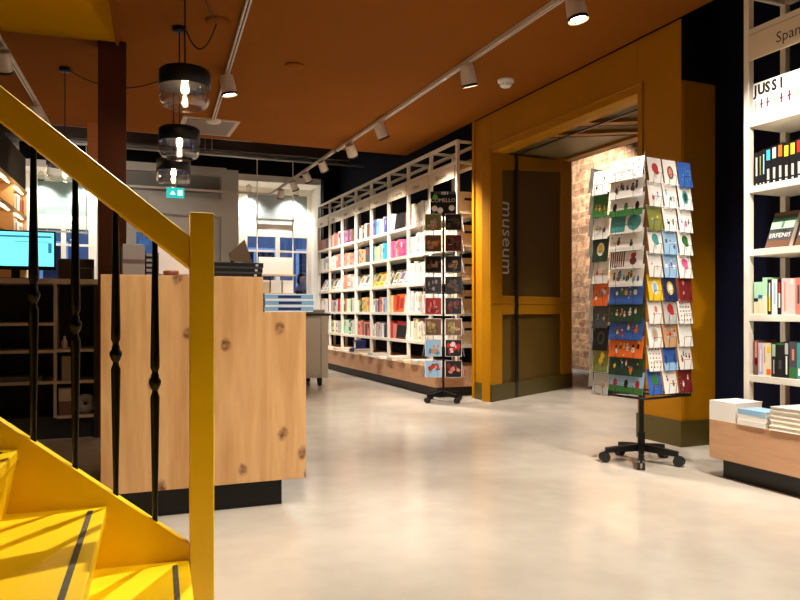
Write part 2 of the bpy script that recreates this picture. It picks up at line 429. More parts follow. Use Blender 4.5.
# splayed panelled side wall, 2 m long, running from the opening to the passage
A = Vector((X0, Oc, 0)); D = Vector((.8735, .4868, 0)); LL = 1.99
Ms = Matrix(((D.x, -D.y, 0, A.x), (D.y, D.x, 0, A.y), (0, 0, 1, 0), (0, 0, 0, 1)))   # local x along wall, y behind
def zc(s): return 2.71 + .12*D.x*s
sw = MB(Ms)
def slab(s0, s1, y0, y1, z0, z1=None, m=0):
    za, zb = (zc(s0), zc(s1)) if z1 is None else (z1, z1)
    zq, zr_ = (2.53+.13*s0, 2.53+.13*s1) if z0 == 'top' else (z0, z0)
    if z1 == 'top': za, zb = 2.54+.13*s0, 2.54+.13*s1
    sw.add([(s0,y0,zq),(s1,y0,zr_),(s1,y1,zr_),(s0,y1,zq),(s0,y0,za),(s1,y0,zb),(s1,y1,zb),(s0,y1,za)],
           [(0,3,2,1),(4,5,6,7),(0,1,5,4),(1,2,6,5),(2,3,7,6),(3,0,4,7)], m)
slab(.0, LL, .03, .12, 0)
slab(.0, .235, 0, .03, 0); slab(1.69, LL, 0, .03, 0)
slab(.235, 1.69, 0, .03, 'top'); slab(.235, 1.69, 0, .03, .95, 1.16); slab(.235, 1.69, 0, .03, 0, .17)
for z in (1.075,): slab(.0, LL, -.006, 0, z-.006, z+.006)
struct('panelled_side', sw, ochre, po, bev=.003)
sw = MB(Ms); slab(.235, 1.69, .022, .031, 1.16, 'top'); slab(.235, 1.69, .022, .031, .17, .95)
struct('olive_panels', sw, ochred, po, label='dark olive inset panels')
sw = MB(Ms); slab(.0, LL, -.008, 0, 0, .185)
struct('skirting', sw, skirt, po)
sw = MB(Ms); slab(.51, .575, -.012, .0, 0)
struct('door_track', sw, mat('door_track_black', (16, 13, 10), .4), po, label='black vertical door track')
tx = MB(Ms)
tx.text('museum', .245, Matrix(((0, .95*1.55/1.0*.9, 0, .27), (0, 0, -1, .0195), (-1, 0, 0, 2.225), (0, 0, 0, 1))), 0, .001)
struct('museum_lettering', tx, mat('lettering_grey', (212, 206, 196), .5), po, label='grey word museum running downwards')
# passage ceiling
pc = MB()
def cpl(xa, xb, ya0, yb0, dz=0, m=0, th=.03, yl=None):
    za, zb = 2.71+.12*(xa-X0)+dz, 2.71+.12*(xb-X0)+dz
    pc.add([(xa,ya0,za),(xb,ya0,zb),(xb,yb0,zb),(xa,yb0,za),(xa,ya0,za+th),(xb,ya0,zb+th),(xb,yb0,zb+th),(xa,yb0,za+th)],
           [(0,3,2,1),(4,5,6,7),(0,1,5,4),(1,2,6,5),(2,3,7,6),(3,0,4,7)], m)
cpl(X0+.13, 5.66, 4.4, 8.1, .03, 1)
for (xa, xb) in ((X0+.13, 4.2), (5.42, 5.66)): cpl(xa, xb, 4.4, 8.1)
for (ya, yb) in ((4.5, 4.62), (5.6, 5.78), (6.1, 6.26), (7.72, 8.1)): cpl(4.2, 5.42, ya, yb)
struct('portal_ceiling', pc, [ochre, mat('ceiling_panel_grey', (126, 112, 70), .5)], po)
pc = MB(); cpl(4.35, 4.39, 4.45, 7.2, -.012, 0, .012)
for (xa, xb, y) in ((4.2, 5.42, 5.78), (4.2, 5.42, 6.26), (4.2, 5.42, 5.6), (4.2, 5.42, 6.1)): cpl(xa, xb, y-.008, y+.008, -.006, 0, .006)
struct('door_track', pc, MATS['door_track_black'], po, label='black ceiling door track')
struct('wall_passage', MB().box(7.5, 7.65, 5.0, 12.6, -.1, 4.0).box(5.6, 7.65, 12.5, 12.6, 0, 4).box(4.4, 7.65, 4.9, 5.0, 0, 4), brick)
struct('wall_passage_return', MB().box(5.6, 5.64, 8.06, 12.5, 0, 4).box(4.4, 5.64, 9.0, 9.1, 0, 4), greyl)
struct('ceiling_passage', MB().box(5.66, 7.65, 4.9, 12.6, 4.0, 4.1), dark)

# column and yellow sloped soffit
struct('trim_2', MB().box(-.02, .19, 6.19, 6.4, 0, 3.13), colm, bev=.006)
struct('trim_3', MB().box(-.14, -.02, 9.0, 9.26, 2.72, 3.13), mat('fascia_orange', (186, 116, 62), .6))
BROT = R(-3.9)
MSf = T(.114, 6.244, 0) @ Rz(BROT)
struct('trim_4', MB(MSf).prism([(0, 3.13), (-4.4, 3.13), (-4.4, 3.13-.27*4.4)], -3.0, 0, 'X'), mat('soffit_yellow_dimmed', (168, 118, 0), .7, spec=0))  # stair yellow, with its dim light darkened into the colour
struct('trim_5', MB(MSf).box(.0, .025, -4.4, 0, 3.09, 3.13), ceilm)

# ------------------------------------------------------------------ staircase (own frame: x to the right, climbs to -x)
NW = (.307, 2.468, 0)
st = thing('staircase', 'bright yellow staircase with black turned balusters at the lower left', 'staircase', NW, BROT)
SM = T(*NW) @ Rz(BROT)
G, H = .2475, .194
build('newel_post', MB(SM).box(-.038, .038, -.038, .038, 0, 1.316), yellow, st, bev=.004)
def zs(t): return .241 + .784*(t-.041)
TT = 1.75
build('stringer', MB(SM).prism([(-.04, 0), (-.04, zs(.04)), (-TT, zs(TT)), (-TT, zs(TT)-.62), (-.42, 0)], -.022, .022, 'Y'), yellow, st, bev=.003)
W_ = 1.15
build('stringer', MB(SM).prism([(-.04, 0), (-.04, zs(.04)-.1), (-TT, zs(TT)-.1), (-TT, zs(TT)-.62), (-.42, 0)], -W_-.04, -W_, 'Y'), yellow, st, bev=.003)
strip = mat('anti_slip_grit', (92, 84, 64), .9, var=.6, scale=160, bump=.4)
for k in range(6):
    t0 = .041 + k*G; z = .192 + k*H
    nose = -t0
    tr = build('tread', MB(SM).box(nose-G-.05, nose, -W_, -.022, z-.035, z), yellow, st, bev=.004)
    build('anti_slip_strip', MB(SM).box(nose-.051, nose-.036, -W_+.12, -.07, z, z+.002), strip, tr)
    zb = z-H if k else 0
    ri = MB(SM); xr = nose-.004
    ri.add([(xr-.03, -W_, zb), (xr-.03, -.022, zb), (xr, -.022, z-.034), (xr, -W_, z-.034), (xr-.045, -W_, zb), (xr-.045, -.022, zb), (xr-.02, -.022, z-.034), (xr-.02, -W_, z-.034)],
           [(0,1,2,3), (7,6,5,4), (0,4,5,1), (1,5,6,2), (2,6,7,3), (3,7,4,0)])
    build('riser', ri, yellow, st)
def zr(t): return 1.134 + .793*(t-.041)
build('handrail', MB(SM).prism([(-.038, zr(.038)), (-.038, zr(.038)+.108), (-TT, zr(TT)+.108), (-TT, zr(TT))], -.032, .032, 'Y'), yellow, st, bev=.006)
for k in range(12):
    t = .145 + .118*k
    z0, z1 = zs(t)-.01, zr(t)+.03
    zm = (zs(t)+zr(t))/2; h = (z1-z0)/2
    pr = [(.0085, z0-zm), (.0085, z0-zm+.05), (.0145, -.062), (.0148, -.05), (.010, -.036), (.009, -.028), (.013, -.022), (.019, -.006), (.019, .004), (.012, .014), (.013, .02), (.010, .026), (.010, .034), (.0145, .044), (.0145, .07), (.0088, z1-zm-.05), (.0088, z1-zm)]
    build('baluster', MB(SM).lathe(pr, (-t, 0, zm), 14), blackg, st)

# ------------------------------------------------------------------ counter and what lies on it
ct = thing('sales_counter', 'pale knotty oak sales counter with stepped top behind the stairs', 'counter', (.45, 4.0, 0))
CY = 3.66
build('counter_panel', MB().prism([(0, .137), (.978, .137), (.978, .99), (.757, .99), (.757, 1.166), (0, 1.166)], CY, CY+.05, 'Y'), oak, ct, bev=.002)
build('counter_body', MB().box(.0, .757, CY+.05, 5.0, .137, 1.0).box(.757, .978, CY+.05, 5.0, .137, .985), oak, ct)
build('counter_top', MB().box(0, .757, CY+.05, 4.3, 1.126, 1.166).box(0, .04, CY+.05, 4.3, 1.0, 1.126).box(.717, .757, CY+.05, 4.3, 1.0, 1.126), oak, ct)
build('toe_kick', MB().box(.02, .865, CY+.06, 4.95, 0, .137), black, ct)

def flat_book(name, label, cx, cy, z, w, d, h, cov, rz=0, group=None, cat='book', mark=None, spine='-y', page=True, line=None):
    """closed book lying flat; spine on local -y side"""
    r = thing(name, label, cat, (cx, cy, z), rz, group)
    M = T(cx, cy, z) @ Rz(rz)
    c = MB(M)
    e = min(.004, h*.12)
    c.box(-w/2, w/2, -d/2, d/2, 0, e).box(-w/2, w/2, -d/2, d/2, h-e, h).box(-w/2, w/2, -d/2, -d/2+.004, e, h-e)
    if mark: c.box(-w/2+.02*0+mark[1], -w/2+mark[2], -d/2-.0006, -d/2, h*.3, h*.7, 1)
    if line: c.box(-w/2, w/2, -d/2-.0008, -d/2, h*.03, h*.14, 2).box(-w/2, w/2, -d/2-.0008, -d/2, h*.86, h*.97, 2)
    build('cover', c, [cov, mark[0] if mark else cov, line or cov], r)
    if page: build('page_block', MB(M).box(-w/2+.003, w/2-.003, -d/2+.004, d/2-.003, e, h-e), pagem, r)
    return r
z = 1.166
for i in range(3):
    flat_book('book', 'black spined book, %s of the flat stack of three on the high counter' % ['lowest', 'middle', 'topmost'][i], .62+.004*i, 3.9, z, .31, .24, .026, PAL['black'], 0, 'black books stacked on the counter', mark=(PAL['pale grey'], .27, .283), line=PAL['dark grey'])
    z += .0262
z = .99
for i in range(3):
    flat_book('book', 'light blue book, %s of the stack on the low counter end' % ['lowest', 'middle', 'topmost'][i], .90+.003*(i % 2), 3.80, z, .255, .2, .031, mat('book_cover_blue', (116, 162, 196), .4), 0, 'blue books on the low counter end', mark=(PAL['navy'], .07, .19), line=PAL['white'])
    z += .0312
# tilted display stand behind the black books
ds = thing('display_stand', 'tilted brown tablet display with angular base behind the black books', 'display', (.66, 4.15, 1.166))
build('base', MB().box(.55, .77, 4.08, 4.26, 1.166, 1.2), whitep, ds)
build('neck', MB().cyl((.68, 4.13, 1.2), (.68, 4.118, 1.3), .012), black, ds)
build('screen_back', MB(T(.04, 4.1, 0) @ Matrix.Rotation(R(0), 4, 'X')).prism([(.628, 1.272), (.748, 1.262), (.705, 1.395), (.617, 1.315)], 0, .014, 'Y'), mat('tablet_back_bronze', (104, 84, 62), .35, .3), ds, bev=.003)
# white customer screen
sc = thing('checkout_screen', 'white checkout screen seen from behind on the high counter', 'screen', (.345, 4.02, 1.166))
build('screen_back', MB(T(.345, 4.02, 1.27) @ Rz(R(-12))).box(-.095, .095, -.012, .012, -.085, .09), mat('white_plastic', (244, 230, 216), .4), sc, bev=.006)
build('stand', MB().box(.31, .38, 4.03, 4.12, 1.166, 1.18).cyl((.345, 4.08, 1.18), (.345, 4.04, 1.25), .015), MATS['white_plastic'], sc)
tag(build('pen_dish', MB().lathe([(.02, 0), (.036, .006), (.038, .03), (.032, .033), (.03, .012), (.001, .01)], (.33, 3.86, 1.166), 18), mat('terracotta_glaze', (134, 74, 54), .35), origin=(.33, 3.86, 1.166)), 'small brown round dish before the white checkout screen', 'dish')
bx = thing('storage_box', 'pale grey carton with a brown band at the counter left end', 'box', (.155, 3.95, 1.166))
build('box_body', MB().box(.10, .205, 3.86, 4.03, 1.166, 1.328), mat('carton_grey', (128, 118, 108), .7), bx, bev=.003)
build('band', MB().box(.099, .206, 3.859, 4.031, 1.232, 1.252), mat('band_brown', (92, 66, 62), .6), bx, label='brown band')
lt = thing('letter_tray', 'black letter tray with four levels beside the grey carton', 'tray', (.24, 3.97, 1.166))
for k in range(5):
    build('tray_level', MB().box(.213, .268, 3.88, 4.08, 1.166+k*.026, 1.171+k*.026).box(.213, .268, 3.878, 3.882, 1.166+k*.026, 1.18+k*.026, 1), [black, mat('tray_edge_grey', (128, 118, 110), .5)], lt)
build('side_frame', MB().box(.209, .213, 3.88, 4.08, 1.166, 1.29).box(.268, .272, 3.88, 4.08, 1.166, 1.29), black, lt)

# ------------------------------------------------------------------ cash desk shelf unit at the back left
un = thing('back_shelf_unit', 'dark open shelf unit with pale shelf edges left of the brown column', 'shelf unit', (-.7, 6.4, 0))
edge = mat('shelf_edge_beige', (176, 156, 132), .5)
dk = mat('unit_black', (22, 20, 19), .6)
build('back_panel', MB().box(-1.5, -.03, 6.68, 6.7, .05, 1.2), dk, un)
build('top', MB().box(-1.52, -.0205, 6.18, 6.72, 1.2, 1.24), edge, un)
for x in (-1.5, -.92, -.335, -.05): build('upright', MB().box(x, x+(.03 if x == -.05 else .022), 6.2, 6.7, .0 if x == -.05 else .17, 1.2), dk if x == -.05 else edge, un)
for (x0, x1, zz) in ((-.313, -.05, (.172, .44, .684)), (-.898, -.335, (.44, .68, .89)), (-1.478, -.92, (.44, .68, .89))):
    for q in zz: build('shelf', MB().box(x0, x1, 6.2, 6.67, q-.01, q+.012), edge, un)
build('plinth', MB().box(-1.48, -.03, 6.26, 6.66, 0, .17), dk, un)
mo = thing('monitor', 'black computer monitor with bright cyan screen on the back unit', 'monitor', (-.62, 6.45, 1.24))
build('foot', MB().box(-.74, -.5, 6.38, 6.58, 1.24, 1.252).box(-.65, -.59, 6.47, 6.5, 1.25, 1.42), black, mo)
build('casing', MB().box(-.93, -.33, 6.42, 6.455, 1.315, 1.625), black, mo, bev=.004)
scr = MB().box(-.916, -.344, 6.418, 6.4205, 1.345, 1.612)
scr2 = MB().box(-.90, -.36, 6.4165, 6.418, 1.57, 1.585).box(-.62, -.38, 6.4165, 6.418, 1.535, 1.54).box(-.385, -.36, 6.4165, 6.418, 1.45, 1.53)
build('screen', scr, mat('screen_cyan', (60, 190, 205), .3, emit=1.0, ecol=(120, 236, 244)), mo, label='glowing cyan screen')
build('toolbar', scr2, mat('screen_bar', (40, 120, 150), .3, emit=.5, ecol=(60, 150, 180)), mo)
for nm, lb, ca, b_, m_ in (
    ('printer', 'dark receipt printer on the unit top right of the monitor', 'printer', (-.21, -.06, 6.3, 6.5, 1.241, 1.33), mat('dark_plastic', (34, 32, 32), .45)),
    ('storage_box', 'brown cardboard box on the unit top behind printer', 'box', (-.32, -.05, 6.55, 6.68, 1.241, 1.42), mat('carton_dark', (88, 70, 54), .7)),
    ('storage_box', 'beige upright box on the second shelf of back unit', 'box', (-.28, -.18, 6.24, 6.45, .453, .64), mat('carton_beige', (150, 128, 108), .7)),
    ('storage_box', 'brown carton on the bottom shelf of the back unit', 'box', (-.3, -.17, 6.22, 6.5, .185, .4), mat('carton_brown', (104, 68, 48), .7)),
    ('book', 'dark bound folder lying in the left bay of back unit', 'folder', (-.8, -.42, 6.24, 6.5, .453, .49), mat('folder_dark', (64, 62, 56), .5))):
    x0, x1, y0, y1, z0, z1 = b_
    r_ = thing(nm if nm != 'book' else 'folder', lb, ca, ((x0+x1)/2, (y0+y1)/2, z0))
    build('body', MB().box(x0, x1, y0, y1, z0, z1), m_, r_, bev=.004)
    if nm == 'printer': build('paper_slot', MB().box(x0+.02, x1-.02, y0+.03, y0+.05, z1, z1+.004), PAL['white'], r_)
    elif nm == 'storage_box': build('flap', MB().box(x0, x1, y0-.0015, y0, (z0+z1)/2, z1-.01), mat('flap_tape', (178, 160, 130), .6) if 'carton on' in lb else m_, r_)
    else: build('spine', MB().box(x0, x1, y0-.004, y0, z0, z1), PAL['dark grey'], r_)
di = thing('tape_reel', 'pale round disc reel leaning on the bottom shelf of back unit', 'reel', (-.11, 6.27, .185))
build('disc', MB(T(-.11, 6.27, .185+.078) @ Matrix.Rotation(R(90), 4, 'X')).lathe([(.014, -.004), (.076, -.004), (.076, .004), (.014, .004)], n=28, closed=True), mat('disc_grey', (150, 142, 132), .35), di)
build('hub', MB(T(-.11, 6.27, .263) @ Matrix.Rotation(R(90), 4, 'X')).cyl((0, 0, -.006), (0, 0, .006), .013), black, di)
tag(build('bottle', MB().lathe([(.02, 0), (.022, .004), (.022, .06), (.009, .075), (.009, .095), (.011, .1)], (-.26, 6.26, .697), 14), mat('bottle_pale', (170, 140, 124), .3), origin=(-.26, 6.26, .697)), 'small pale bottle on the upper right shelf of the back unit', 'bottle')

# left wall shelf with light strips
ws = thing('wall_shelf', 'ochre wall shelving with lit strips under its boards at far left', 'shelf', (-1.1, 10.2, 0))
Mw = T(-.93, 11.2, 0) @ Rz(BROT)       # local: y along wall (negative = nearer), x: front at 0
och = mat('shelf_ochre_wood', (196, 150, 84), .5, var=.08)
for zt in (2.62, 2.28, 1.94, 1.6, 1.26): build('board', MB(Mw).box(-.32, 0, -3.2, 0, zt-.05, zt), och, ws)
for y in (-.04, -1.0, -1.96, -2.92): build('divider', MB(Mw).box(-.32, -.005, y, y+.04, 0, 2.57), och, ws)
build('back_panel', MB(Mw).box(-.35, -.32, -3.2, 0, 0, 3.05), och, ws)
build('upper_panel', MB(Mw).box(-.32, -.02, -3.2, 0, 2.62, 3.08), mat('upper_panel_brown', (38, 28, 16), .7, spec=.1), ws)
lstrips = []
for zt in (2.57, 2.23, 1.89):
    for y in (-.9, -1.86, -2.82):
        s_ = MB(Mw).box(-.05, -.034, y, y+.78, zt-.008, zt)
        build('light_strip', s_, ledm, ws, label='glowing light strip')
        lstrips.append((Mw @ Vector((-.05, y+.39, zt-.02))))
for k, (zt, lv) in enumerate(((1.94, 'third board'), (2.28, 'second board'))):
    for i in range(14):
        y = -.1-.062*i
        if rnd.random() < .25 and k: continue
        hh = rnd.uniform(.17, .24); cn = rnd.choice(['white', 'cream', 'red', 'salmon', 'pale grey', 'tan'])
        if i > 12 or (k == 1 and i > 8): continue
        o = build('book', MB(Mw).box(-.2, -.03, y-.045, y, zt, zt+hh), PAL[cn], None, origin=tuple(Mw @ Vector((-.1, y, zt))))
        tag(o, '%s book, %s from the far end, %s of lit wall shelf' % (cn, ORD[i], lv), 'book', 'books on the lit wall shelf')

# ------------------------------------------------------------------ bookcases
LV = (.60, .97, 1.35, 1.735, 2.12)
LVR = (.60, .972, 1.372, 1.76, 2.165)
def bookcase(label, XF, Y0, nb, dy, toe, wf, plabel, lv=LV):
    Y1 = Y0 + nb*dy
    r = thing('bookcase', label, 'bookcase', (XF+.2, (Y0+Y1)/2, .34))
    for k in range(nb+1):
        y = Y0+k*dy
        for x in (XF, XF+.31):
            build('post', MB().box(x, x+.04, y-.02, y+.02, .345, 2.97), white, r, bev=.002)
    for zt in lv:
        build('shelf_board', MB().box(XF+.002, XF+.36, Y0, Y1, zt-.04, zt), white, r, bev=.002)
    for x in (XF, XF+.31):
        for zt in (2.97, 2.73):
            build('top_rail', MB().box(x+.003, x+.037, Y0-.015, Y1+.015, zt-.035, zt), white, r)
    for k in range(nb+1):
        y = Y0+k*dy
        for zq in (2.935, 2.697): build('cross_rail', MB().box(XF+.04, XF+.31, y-.015, y+.015, zq, zq+.03), white, r)
    p = thing('display_plinth', plabel, 'plinth', (wf+.3, (Y0+Y1)/2, 0))
    build('box', MB().box(wf, 4.24, Y0-.03, Y1, .115, .343), oakp, p, bev=.002)
    build('toe_kick', MB().box(toe, 4.2, Y0+.04, Y1-.05, 0, .115), mat('plinth_black', (20, 19, 18), .5), p)
    return r
bookcase('long cream open bookcase along the navy wall beyond the portal', 3.80, 7.56, 8, .725, 3.58, 3.52, 'long oak display plinth under the far bookcase')
bookcase('near cream open bookcase at the right edge of photo', 3.70, 1.17, 3, .733, 3.46, 3.40, 'near oak display plinth under right hand bookcase', LVR)

def sign(label, txt, XF, y0, y1, ts=.062, off=None):
    r = thing('shelf_sign', label, 'sign', (XF-.01, (y0+y1)/2, 2.54), 0, 'signs on the bookcases')
    build('board', MB().box(XF-.012, XF-.001, y0, y1, 2.53, 2.685), mat('sign_cream', (222, 204, 176), .5), r, bev=.001)
    X = Matrix(((0, 0, -1, XF-.0125), (-1, 0, 0, (y1-(off if off else .2))), (0, 1, 0, 2.575), (0, 0, 0, 1)))
    build('lettering', MB().text(txt, ts, X, 0, .0004), mat('sign_ink', (60, 52, 46), .6), r)
words = ['Keramiek', 'Culinair', 'Vormgeving', 'Kunst', 'Grafiek', 'Mode', 'Design', 'Reizen']
for k in range(8):
    y0 = 7.56+k*.725
    sign('cream sign reading %s over the %s bay from portal' % (words[k], ORD[k]), words[k], 3.80, y0+.025, y0+.70, .075, .17)
sign('cream sign reading Spanning on the right hand bookcase', 'Spanning', 3.70, 2.66, 3.345, .09, .20)

SINK = None
class Sink:
    def __init__(s): s.mb = MB(); s.ms = []
    def take(s, m, ms):
        o = len(s.mb.v); s.mb.v += m.v
        for f, i, q in zip(m.f, m.mi, m.sm):
            if ms[i] not in s.ms: s.ms.append(ms[i])
            s.mb.f.append([k+o for k in f]); s.mb.mi.append(s.ms.index(ms[i])); s.mb.sm.append(q)
def up_book(cn, label, x, y1, z, th, h, dep, group, spine=None, name='book'):
    """upright book, spine towards -x; occupies y1-th..y1"""
    m = MB()
    cv = PAL[cn] if isinstance(cn, str) else cn
    m.box(x, x+.003, y1-th, y1, z, z+h)                         # spine
    m.box(x+.003, x+dep, y1-.0025, y1, z, z+h).box(x+.003, x+dep, y1-th, y1-th+.0025, z, z+h)
    m.box(x+.003, x+dep-.004, y1-th+.0025, y1-.0025, z+.003, z+h-.004, 1)
    ms = [cv, pagem]
    if spine:
        for (z0, z1, e, cc) in spine:
            if cc not in ms: ms.append(cc)
            m.box(x-.0006, x, y1-th*(1-e), y1-th*e, z+h*z0, z+h*z1, ms.index(cc))
    if SINK: SINK.take(m, ms); return
    o = build(name, m, ms, None, origin=(x, y1-th/2, z))
    return tag(o, label, 'book', group)
def face_book(cn, label, x, yc, z, w, h, lean, group, extra=None, txt=None, th=.03):
    """face-out book leaning back on the shelf; front towards -x"""
    M = T(x, yc, z+.003) @ Matrix.Rotation(R(lean), 4, 'Y')
    m = MB(M); cv = PAL[cn]
    m.box(0, .003, -w/2, w/2, 0, h).box(th-.003, th, -w/2, w/2, 0, h).box(.003, th-.003, w/2-.003, w/2, 0, h).box(.003, th-.003, -w/2+.003, w/2-.003, .003, h-.003, 1)
    ms = [cv, pagem]
    for (z0, z1, y0, y1, cc) in (extra or []):
        cc = PAL[cc]
        if cc not in ms: ms.append(cc)
        m.box(-.0008, 0, w*(.5-y1), w*(.5-y0), h*z0, h*z1, ms.index(cc))
    if txt:
        ms.append(PAL[txt[1]])
        m.text(txt[0], txt[2], Matrix(((0, 0, -1, -.0014), (-1, 0, 0, 0), (0, 1, 0, h*txt[3]), (0, 0, 0, 1))), len(ms)-1, .0003, 'CENTER')
    if SINK: SINK.take(m, ms); return
    o = build('book', m, ms, None, origin=(x, yc, z))
    return tag(o, label, 'book', group)

MIX = ['white', 'cream', 'pale grey', 'tan', 'salmon', 'red', 'dark grey', 'brown', 'pale pink', 'light blue', 'white', 'cream', 'olive', 'blue', 'orange', 'mauve']
WH = ['white', 'white', 'white', 'cream', 'white', 'pale grey']
BAYS = {  # (bay, row from top): palette
 (0,0): WH, (0,1): WH, (0,2): WH, (0,3): WH+['light blue', 'pale pink'], (0,4): WH,
 (1,0): WH, (1,1): WH, (1,2): WH, (1,3): WH, (1,4): WH,
 (2,0): ['white', 'black', 'brown'], (2,1): ['pink', 'pink', 'pale pink', 'salmon', 'pink'], (2,3): None, (2,4): ['red', 'red', 'salmon'],
 (3,0): ['mauve', 'blue', 'light blue', 'cyan', 'white', 'pale pink', 'lilac'], (3,1): ['cyan', 'cyan', 'yellow', 'cream', 'cream', 'tan', 'pale grey'],
 (3,3): ['white', 'mauve', 'light blue', 'dark grey', 'orange', 'salmon'], (3,4): ['pale grey', 'white', 'dark grey', 'lilac', 'tan', 'pale grey'],
 (4,0): ['tan', 'salmon', 'cream', 'brown', 'white', 'salmon', 'dark grey'], (4,1): ['salmon', 'tan', 'pale pink', 'brown', 'tan', 'dark grey'],
 (4,3): ['mint', 'cream', 'green', 'olive', 'tan', 'dark grey', 'yellow'], (4,4): ['salmon', 'dark grey', 'salmon', 'tan', 'red', 'brown', 'white'],
 (5,0): ['mauve', 'salmon', 'tan', 'brown', 'dark red'], (5,1): ['red', 'salmon', 'pale grey', 'tan', 'pale pink'], (5,2): ['salmon', 'tan', 'cream', 'white', 'pale grey'],
 (5,3): ['tan', 'pale grey', 'brown', 'mint', 'cream'], (5,4): ['dark grey', 'mint', 'brown', 'pale grey', 'tan'],
 (6,0): ['white', 'salmon', 'red', 'tan', 'brown'], (6,1): ['white', 'cream', 'white', 'salmon'], (6,3): ['white', 'blue', 'light blue', 'red', 'pale grey'], (6,4): ['white', 'mint', 'pale grey', 'cream'],
 (7,0): ['pink', 'tan', 'salmon', 'mauve'], (7,1): ['pale grey', 'white', 'lilac'], (7,3): ['white', 'red', 'tan'], (7,4): ['salmon', 'white', 'mint']}
NBK = [6, 8, 7, 9, 8, 7, 6, 5]
ROWN = ['top', 'second', 'third', 'fourth', 'lowest']
BAYN = ORD
GL = 'books on the long bookcase'
for bay in range(8):
    if bay == 6: SINK = Sink()
    ya, yb = 7.56+bay*.725+.025, 7.56+(bay+1)*.725-.025
    for row in range(5):
        z = LV[4-row]
        where = '%s shelf, %s bay from portal' % (ROWN[row], BAYN[bay])
        if bay == 0: ya = 7.56+.30
        pl = BAYS.get((bay, row), 'face')
        if pl == 'face':
            for i in range(3):
                cn = rnd.choice(['white', 'cream', 'white', 'pale pink', 'pale grey', 'yellow' if bay == 3 else 'white'])
                ac = rnd.choice(['salmon', 'olive', 'dark grey', 'light blue', 'mauve', 'orange', 'tan'])
                yc = yb-.12-i*.22
                face_book(cn, '%s book, %s picture, %s from left, %s' % (cn, ac, ORD[i], where), 3.835, yc, z, .17, .235, 24, GL,
                          [(.35, .8, .15, .85, ac), (.12, .2, .2, .8, 'dark grey')])
            continue
        if pl is None:
            face_book('orange', 'orange red boxed book facing out, %s' % where, 3.825, yb-.36, z, .3, .25, 6, GL, [(.1, .9, .08, .4, 'red'), (.2, .8, .5, .9, 'red')], None, .06)
            for i in range(3):
                up_book(['yellow', 'white', 'orange'][i], '%s book beside orange boxed book, %s' % (['yellow', 'white', 'orange'][i], where), 3.83, yb-.02-.05*i, z, .045, .24, .17, GL)
            continue
        n = NBK[bay]
        y = yb - rnd.uniform(0, .03)
        if (bay, row) == (2, 0):
            up_book('white', 'white book left of the black faced book, ' + where, 3.83, y, z, .05, .25, .18, GL)
            face_book('black', 'black book facing out, ' + where, 3.84, y-.32, z, .38, .23, 8, GL)
            up_book('brown', 'brown book right of the black faced book, ' + where, 3.83, y-.56, z, .06, .2, .18, GL)
            continue
        if (bay, row) == (2, 4):
            for i in range(3): up_book(pl[i], '%s book, %s from left, %s' % (pl[i], ORD[i], where), 3.83, y-.055*i, z, .05, .25-.02*i, .18, GL)
            face_book('black', 'black red topped book, face out, ' + where, 3.83, y-.38, z, .34, .24, 7, GL, [(.8, 1, 0, 1, 'red'), (.02, .1, .1, .9, 'dark red')])
            continue
        tall = bay <= 1 and pl == WH
        avail = (y-ya)*(.98 if tall else rnd.uniform(.72, .97))
        ths = [rnd.uniform(.7, 1.3) for _ in range(n)]; k_ = avail/sum(ths)
        base = rnd.uniform(.2, .235) if not tall else .27
        for i in range(n):
            th = ths[i]*k_
            cn = pl[i % len(pl)] if bay in (2, 3) else rnd.choice(pl)
            sp = None
            if rnd.random() < .6:
                ac = PAL[rnd.choice(['dark grey', 'white', 'red', 'tan', 'navy', 'pale grey'] if not tall else ['pale grey', 'tan'])]
                sp = [(.55, .85, .25, ac)] if rnd.random() < .6 else [(.1, .22, .1, ac), (.5, .8, .3, ac)]
            up_book(cn, '%s book, %s from left, %s' % (cn, ORD[i], where), 3.825+rnd.uniform(0, .02), y, z, th-.001, base*rnd.uniform(.86, 1.08), rnd.uniform(.15, .2), GL, sp)
            y -= th
fb_ = build('books', SINK.mb, SINK.ms, None, origin=(3.9, 12.6, .6)); SINK = None
tag(fb_, 'rows of books in the two farthest bays of the long bookcase', 'books'); fb_['kind'] = 'stuff'
# boxes with hand holes at the near end of the long bookcase
for row, z in enumerate(reversed(LV)):
    r = thing('storage_box', 'birch box with dark hand hole, %s shelf end beside the portal' % ROWN[row], 'box', (4.0, 7.72, z), 0, 'boxes at the bookcase end')
    build('body', MB().box(3.85, 4.13, 7.60, 7.80, z, z+.26), shelfwood, r, bev=.003)
    build('hand_hole', MB().box(3.93, 4.03, 7.5985, 7.6, z+.16, z+.19), black, r)

